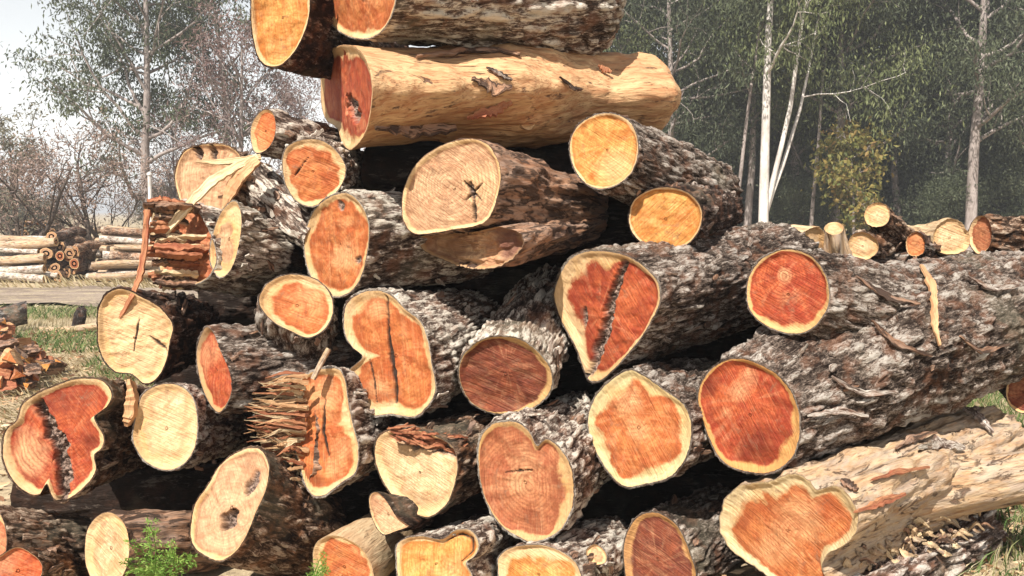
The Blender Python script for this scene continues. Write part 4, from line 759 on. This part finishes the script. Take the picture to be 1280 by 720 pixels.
FARF = [face_mat('far_face_a', 'tan', seed=201), face_mat('far_face_b', 'rose', seed=202), face_mat('far_face_c', 'tan', seed=203)]
FW = [BARK['pale'], BARK['weath'], BARK['pale'], BARK['weath'], BARK['brown']]
PROTO = [simple_log_mesh(300 + k, 3.0, 0.095, FW[k]) for k in range(5)]
PROTO_S = [simple_log_mesh(320 + k, 1.2, 0.13, [BARK['brown'], BARK['dark'], BARK['brown']][k % 3], True) for k in range(3)]
def put_log(p, loc, rz, label, group, sc=1.0, ry=0.0, twist=0.0):
    o = link('log', None, loc=loc); o.rotation_euler = (twist, ry, rz); o.scale = (sc, sc, sc) if not isinstance(sc, tuple) else sc; tag(o, label, 'log', group)
    link('bark', p[0], o)
    for e in p[1]: link('cut_face', e, o)
    return o
rg = np.random.RandomState(31)
# stack A: long pale logs, right ends at x~70-100
for row in range(5):
    for k in range(6 - row if row < 4 else 3):
        Y = 20.6 + k * 0.24 + row * 0.10; xr = gx(60, Y) + rg.uniform(-0.25, 0.25); z = 0.11 + row * 0.2
        put_log(PROTO[rg.randint(5)], (xr, Y, z), math.pi + rg.uniform(-0.05, 0.02), 'long pale log in the stack at the far left edge', 'long pale logs stacked at the far left', (1.1, rg.uniform(0.7, 1.25), rg.uniform(0.7, 1.25)), rg.uniform(-0.035, 0.035), rg.uniform(0, 6))
for k in range(24):
    xx = gx(rg.uniform(60, 98), 21.2); z = rg.uniform(0.12, 1.1); 
    if z > 0.9: xx = gx(rg.uniform(68, 90), 21.2)
    put_log(PROTO_S[k % 3], (xx, 21.0 + rg.uniform(-0.2, 0.3), z), math.pi / 2 + rg.uniform(-0.5, 0.35), 'short reddish log with its end towards us in the far left heap', 'short logs heaped at the end of the far left stack', (1, rg.uniform(0.7, 1.15), rg.uniform(0.7, 1.15)), rg.uniform(-0.1, 0.1), rg.uniform(0, 6))
# stack B: behind the pile's left edge
for row in range(6):
    for k in range(4 if row < 5 else 2):
        Y = 20.9 + k * 0.26 + row * 0.16; xl = gx(112 + row * 2 + (10 if row in (2, 3) else 0), Y) + rg.uniform(-0.15, 0.35); z = 0.11 + row * 0.205
        put_log(PROTO[rg.randint(5)], (xl, Y, z), rg.uniform(-0.05, 0.05), 'long pale log in the stack behind the left edge of the pile', 'long pale logs stacked behind the pile', (1.0, rg.uniform(0.7, 1.25), rg.uniform(0.7, 1.25)), rg.uniform(-0.035, 0.035), rg.uniform(0, 6))
# far heaps
for k in range(40):
    row = k % 5; Y = 31 + rg.uniform(-0.6, 0.8); xx = gx(rg.uniform(14 + row * 4, 84 - row * 5), Y); z = 0.15 + row * 0.26
    put_log(PROTO_S[k % 3], (xx, Y, z), math.pi / 2 + rg.uniform(-0.9, 0.9), 'short reddish log in the distant heap below the left trees', 'logs in the distant heap', rg.uniform(0.8, 1.2), 0, rg.uniform(0, 6))
for k in range(26):
    row = k % 4; Y = 27 + rg.uniform(-0.4, 0.8); xl = gx(112 + rg.uniform(-6, 14) + row * 2, Y); z = 0.12 + row * 0.22 + (0.25 if k > 15 else 0)
    put_log(PROTO[k % 5], (xl, Y, z), rg.uniform(-0.1, 0.1), 'pale log in the farther stack beneath the leaning trees', 'logs in the farther pale stack', 1.0, 0, rg.uniform(0, 6))
# charred log and firewood at the left
M_CH = bark_mat('bark_charred', plate=(0.06, 0.05, 0.045), pale=(0.22, 0.2, 0.19), pale_amt=0.3)
p = simple_log_mesh(340, 0.9, 0.17, M_CH)
g0 = gpt(36, 412); put_log(p, (g0[0] - 0.15, g0[1] + 0.25, 0.17), math.pi + 0.5, 'short charred dark log lying on the straw at the left', None).pop('group', None)
g0 = gpt(48, 414); p = simple_log_mesh(342, 1.5, 0.055, BARK['weath']); put_log(p, (g0[0], g0[1], 0.05), 0.12, 'thin weathered pole lying on the dry grass beside the stump', None)
g0 = gpt(98, 413); st = link('stump', None, loc=(g0[0], g0[1], 0)); tag(st, 'small dark broken stump on the pale straw left of the pile', 'stump')
V, F = tubes([(np.array([[0, 0, -0.05], [0.01, 0, 0.1], [0.04, 0, 0.22], [0.06, 0.0, 0.3], [0.07, 0, 0.33]]), np.array([0.12, 0.085, 0.08, 0.06, 0.01]))], 10); V += np.random.RandomState(2).normal(0, 0.008, V.shape)
link('bark', mesh_np('bark', V, F, dict(lc=V, bh=np.full(len(V), 0.5)), True, [M_CH]), st)
def chunk_mesh(seed):
    rg_ = np.random.RandomState(seed); L, a = 0.20, 0.085
    tri = np.array([[-a, -a * 0.7], [a, -a * 0.6], [a * 0.5, a * 0.2], [0.1 * a, a]]) * rg_.uniform(0.7, 1.2, (4, 2))
    V = []
    for k in range(5):
        x = L * (k / 4 - 0.5); q = tri * (1 + rg_.uniform(-0.18, 0.18, tri.shape)) * (0.75 if k in (0, 4) else 1.0); V.append(np.concatenate([np.full((4, 1), x), q], 1))
    V = np.concatenate(V); F = grid_quads(4, 5); lc = V[:, [1, 2, 0]] + seed
    body = mesh_np('split_side', V, [F], dict(lc=lc, bh=np.full(len(V), 0.5)), False, [[M_SPL, BARK['gash'], BARK['wood'], BARK['dark']][seed % 4]])
    ends = [mesh_np('cut_face', V[:4] - [0.001, 0, 0], [np.array([[3, 2, 1, 0]])], dict(fpos=V[:4][:, [1, 2, 0]], sd=np.full(4, 3.0), rot=np.zeros(4), crk=np.zeros(4), rr=np.zeros(4)), False, [FCH[seed % 2]]),
            mesh_np('cut_face', V[-4:] + [0.001, 0, 0], [np.array([[0, 1, 2, 3]])], dict(fpos=V[-4:][:, [1, 2, 0]], sd=np.full(4, 3.0), rot=np.zeros(4), crk=np.zeros(4), rr=np.zeros(4)), False, [FCH[seed % 2]])]
    return body, ends
FCH = [face_mat('chunk_face_a', 'orange', seed=211), face_mat('chunk_face_b', 'bright', seed=212)]
CHK = [chunk_mesh(400 + k) for k in range(6)]
rg = np.random.RandomState(9)
def firewood(n, x0, x1, y0, y1, hmax, label, group):
    for k in range(n):
        xp, yp = rg.uniform(x0, x1), rg.uniform(y0, y1); g = gpt(xp, yp); lay = rg.rand() ** 1.5
        o = link('firewood_piece', None, loc=(g[0], g[1], 0.06 + hmax * lay * (1 - abs(2 * (xp - x0) / (x1 - x0) - 0.7) * 0.5))); o.rotation_euler = (rg.uniform(0, 6.28), rg.uniform(-0.5, 0.5), rg.uniform(0, 6.28)); o.scale = [rg.uniform(0.5, 0.95)] * 3
        tag(o, label, 'firewood', group); b, e = CHK[k % 6]; link('split_side', b, o)
        for q in e: link('cut_face', q, o)
firewood(80, -40, 52, 455, 492, 0.42, 'split orange firewood piece in the low heap at the left edge', 'split firewood heap at the left edge')
firewood(44, -40, 10, 418, 440, 0.42, 'split orange firewood piece in the heap beside the charred log', 'split firewood beside the charred log')
firewood(7, 44, 80, 458, 472, 0.03, 'loose split piece fallen at the edge of the firewood heap', 'loose split pieces on the straw')

# ------------------------------------------------------------------ grass and weeds
GREEN = leaf_mat('grass_green', [(0.045, 0.085, 0.022), (0.085, 0.145, 0.04), (0.15, 0.20, 0.07), (0.34, 0.30, 0.15)])
STRAW = leaf_mat('grass_straw', [(0.24, 0.18, 0.09), (0.38, 0.30, 0.165), (0.50, 0.42, 0.26), (0.58, 0.51, 0.35)])
def blades(name, pts, h, wd, mat, label, seed, lean=0.5):
    rg_ = np.random.RandomState(seed); n = len(pts); C = np.asarray(pts, float)
    az = rg_.uniform(0, 2 * math.pi, n); D = np.stack([np.cos(az) * lean, np.sin(az) * lean, np.ones(n)], 1) * rg_.uniform(0.5, 1.3, (n, 1)); D[:, :2] *= rg_.uniform(0.2, 1.8, (n, 1))
    Hh = h * rg_.uniform(0.5, 1.3, n); D = D / np.linalg.norm(D, axis=1)[:, None]; s = np.stack([-np.sin(az + 1.2), np.cos(az + 1.2), np.zeros(n)], 1) * wd * rg_.uniform(0.6, 1.4, (n, 1))
    b = C + D * Hh[:, None] * 0.55; t = C + D * Hh[:, None] + np.stack([np.cos(az), np.sin(az), -0.6 * np.ones(n)], 1) * Hh[:, None] * 0.28
    V = np.stack([C - s, C + s, b + s * 0.7, b - s * 0.7, t], 1).reshape(-1, 3); i = np.arange(n)[:, None] * 5
    me = mesh_np(name, V, [i + np.array([[0, 1, 2, 3]]), i + np.array([[3, 2, 4]])], dict(lv=np.repeat(rg_.rand(n), 5)), True, [mat])
    return tag(link(name, me), label, 'grass', kind='stuff')
def scatter(n, xr, yr, seed, clump=None):
    rg_ = np.random.RandomState(seed); P = np.stack([rg_.uniform(*xr, n), rg_.uniform(*yr, n), np.full(n, -0.02)], 1)
    if clump: P = P[fbm(np.concatenate([P[:, :2] * clump, np.zeros((n, 1))], 1), 3, seed) > 0.05]
    return P
blades('grass', scatter(16000, (1.9, 5.5), (3.3, 8.5), 1, 0.9), 0.15, 0.0045, GREEN, 'short green grass at the bottom right of the pile', 1)
blades('straw', scatter(9000, (1.7, 5.5), (3.3, 8.5), 2), 0.14, 0.004, STRAW, 'dry straw among the grass at the bottom right', 2, 1.1)
blades('straw', scatter(26000, (-9, -1.0), (6.2, 15.0), 3), 0.12, 0.006, STRAW, 'dry pale straw covering the ground left of the pile', 3, 1.3)
blades('grass', scatter(20000, (-9, -2.0), (8.0, 14.8), 4, 0.55), 0.15, 0.007, GREEN, 'green grass patches left of the pile', 4)
blades('straw', scatter(5000, (-16, 1), (14.6, 18.6), 7, 0.8), 0.07, 0.012, STRAW, 'scattered straw on the dirt track', 7, 1.3)
blades('straw', scatter(16000, (-24, 2), (18.3, 40.0), 6), 0.25, 0.02, STRAW, 'tall dry grass around the far log stacks', 6, 0.8)
CHIP = leaf_mat('wood_chip', [(0.10, 0.055, 0.035), (0.26, 0.13, 0.07), (0.42, 0.27, 0.15), (0.55, 0.42, 0.27)], 0.0)
def chips(name, n, xr, yr, seed, label):
    rg_ = np.random.RandomState(seed); C = np.stack([rg_.uniform(*xr, n), rg_.uniform(*yr, n), rg_.uniform(0.0, 0.03, n)], 1); D = rg_.normal(0, 1, (n, 3)) * np.array([1, 1, 0.25]); D /= np.linalg.norm(D, axis=1)[:, None]
    tag(link(name, leaves_mesh(name, C, D, rg_.uniform(0.02, 0.11, n), rg_.uniform(0.01, 0.04, n), CHIP, rg_.rand(n))), label, 'litter', kind='stuff')
chips('wood_chips', 5000, (-6.5, -1.2), (4.0, 12.5), 41, 'bark flakes and wood chips littering the ground left of the pile')
chips('wood_chips', 2600, (0.9, 4.2), (3.1, 6.5), 42, 'bark flakes and wood chips littering the ground at the right')
FERN = leaf_mat('weed_green', [(0.09, 0.17, 0.03), (0.14, 0.26, 0.045), (0.21, 0.34, 0.07), (0.30, 0.40, 0.10)], 0.35)
def weed(xp, yp, Y, h, label, seed, ns=9):
    base = px(xp, yp, Y); base[2] = max(base[2] - 0.0, 0.0); rg_ = np.random.RandomState(seed); o = link('weed', None, loc=base); tag(o, label, 'plant', None)
    lines, C, D = [], [], []
    for k in range(ns):
        az = rg_.uniform(0, 6.28); P, rd = grow(rg_, (0, 0, 0), (0.75 * math.cos(az), 0.75 * math.sin(az) - 0.2, 1), h * rg_.uniform(0.6, 1.1), 0.004, 0.25, -0.06, 9); lines.append((P, rd))
        for j in range(2, 9):
            ax = nrm(P[j] - P[j - 1]); sd = nrm(np.cross(ax, [0.2, 1, 0.3]))
            for sgn in (-1, 1):
                Lf = h * 0.22 * (1.1 - j / 11)
                for q in range(10):
                    b = P[j] + sgn * sd * Lf * q / 10; C.append(b); D.append(nrm(sgn * sd * 0.8 + ax * rg_.uniform(-0.9, 1.2) + rg_.normal(0, 0.4, 3)))
    V, F = tubes(lines, 4); link('stem', mesh_np('stem', V, F, dict(lv=np.full(len(V), 0.3)), True, [FERN]), o)
    C, D = np.array(C), np.array(D); n = len(C); link('leaves', leaves_mesh('leaves', C, D, h * 0.075 * rg_.uniform(0.6, 1.3, n), h * 0.02 * np.ones(n), FERN, rg_.rand(n)), o)
weed(200, 728, 3.34, 0.26, 'feathery bright green weed growing in front of the cream oval log', 21, 11)
weed(388, 735, 3.36, 0.15, 'small feathery green weed at the bottom left of the orange-hearted log', 22, 8)

# ------------------------------------------------------------------ haze
hz = NT('haze_air'); hz.t.nodes.remove(hz.b); pv_ = hz.n('ShaderNodeVolumePrincipled'); pv_.inputs['Color'].default_value = (0.93, 0.95, 1.0, 1); pv_.inputs['Density'].default_value = HAZE; pv_.inputs['Anisotropy'].default_value = 0.2
hz.l(pv_.outputs[0], hz.out.inputs['Volume'])
if HAZE > 0:
    V = np.array([[x, y, z] for x in (-1700, 1700) for y in (-120, 2700) for z in (-1.1, 27.0)], float)
    F = np.array([[0, 1, 3, 2], [4, 6, 7, 5], [0, 4, 5, 1], [2, 3, 7, 6], [0, 2, 6, 4], [1, 5, 7, 3]])
    tag(link('haze', mesh_np('haze', V, [F], None, False, [hz.m])), kind='stuff')
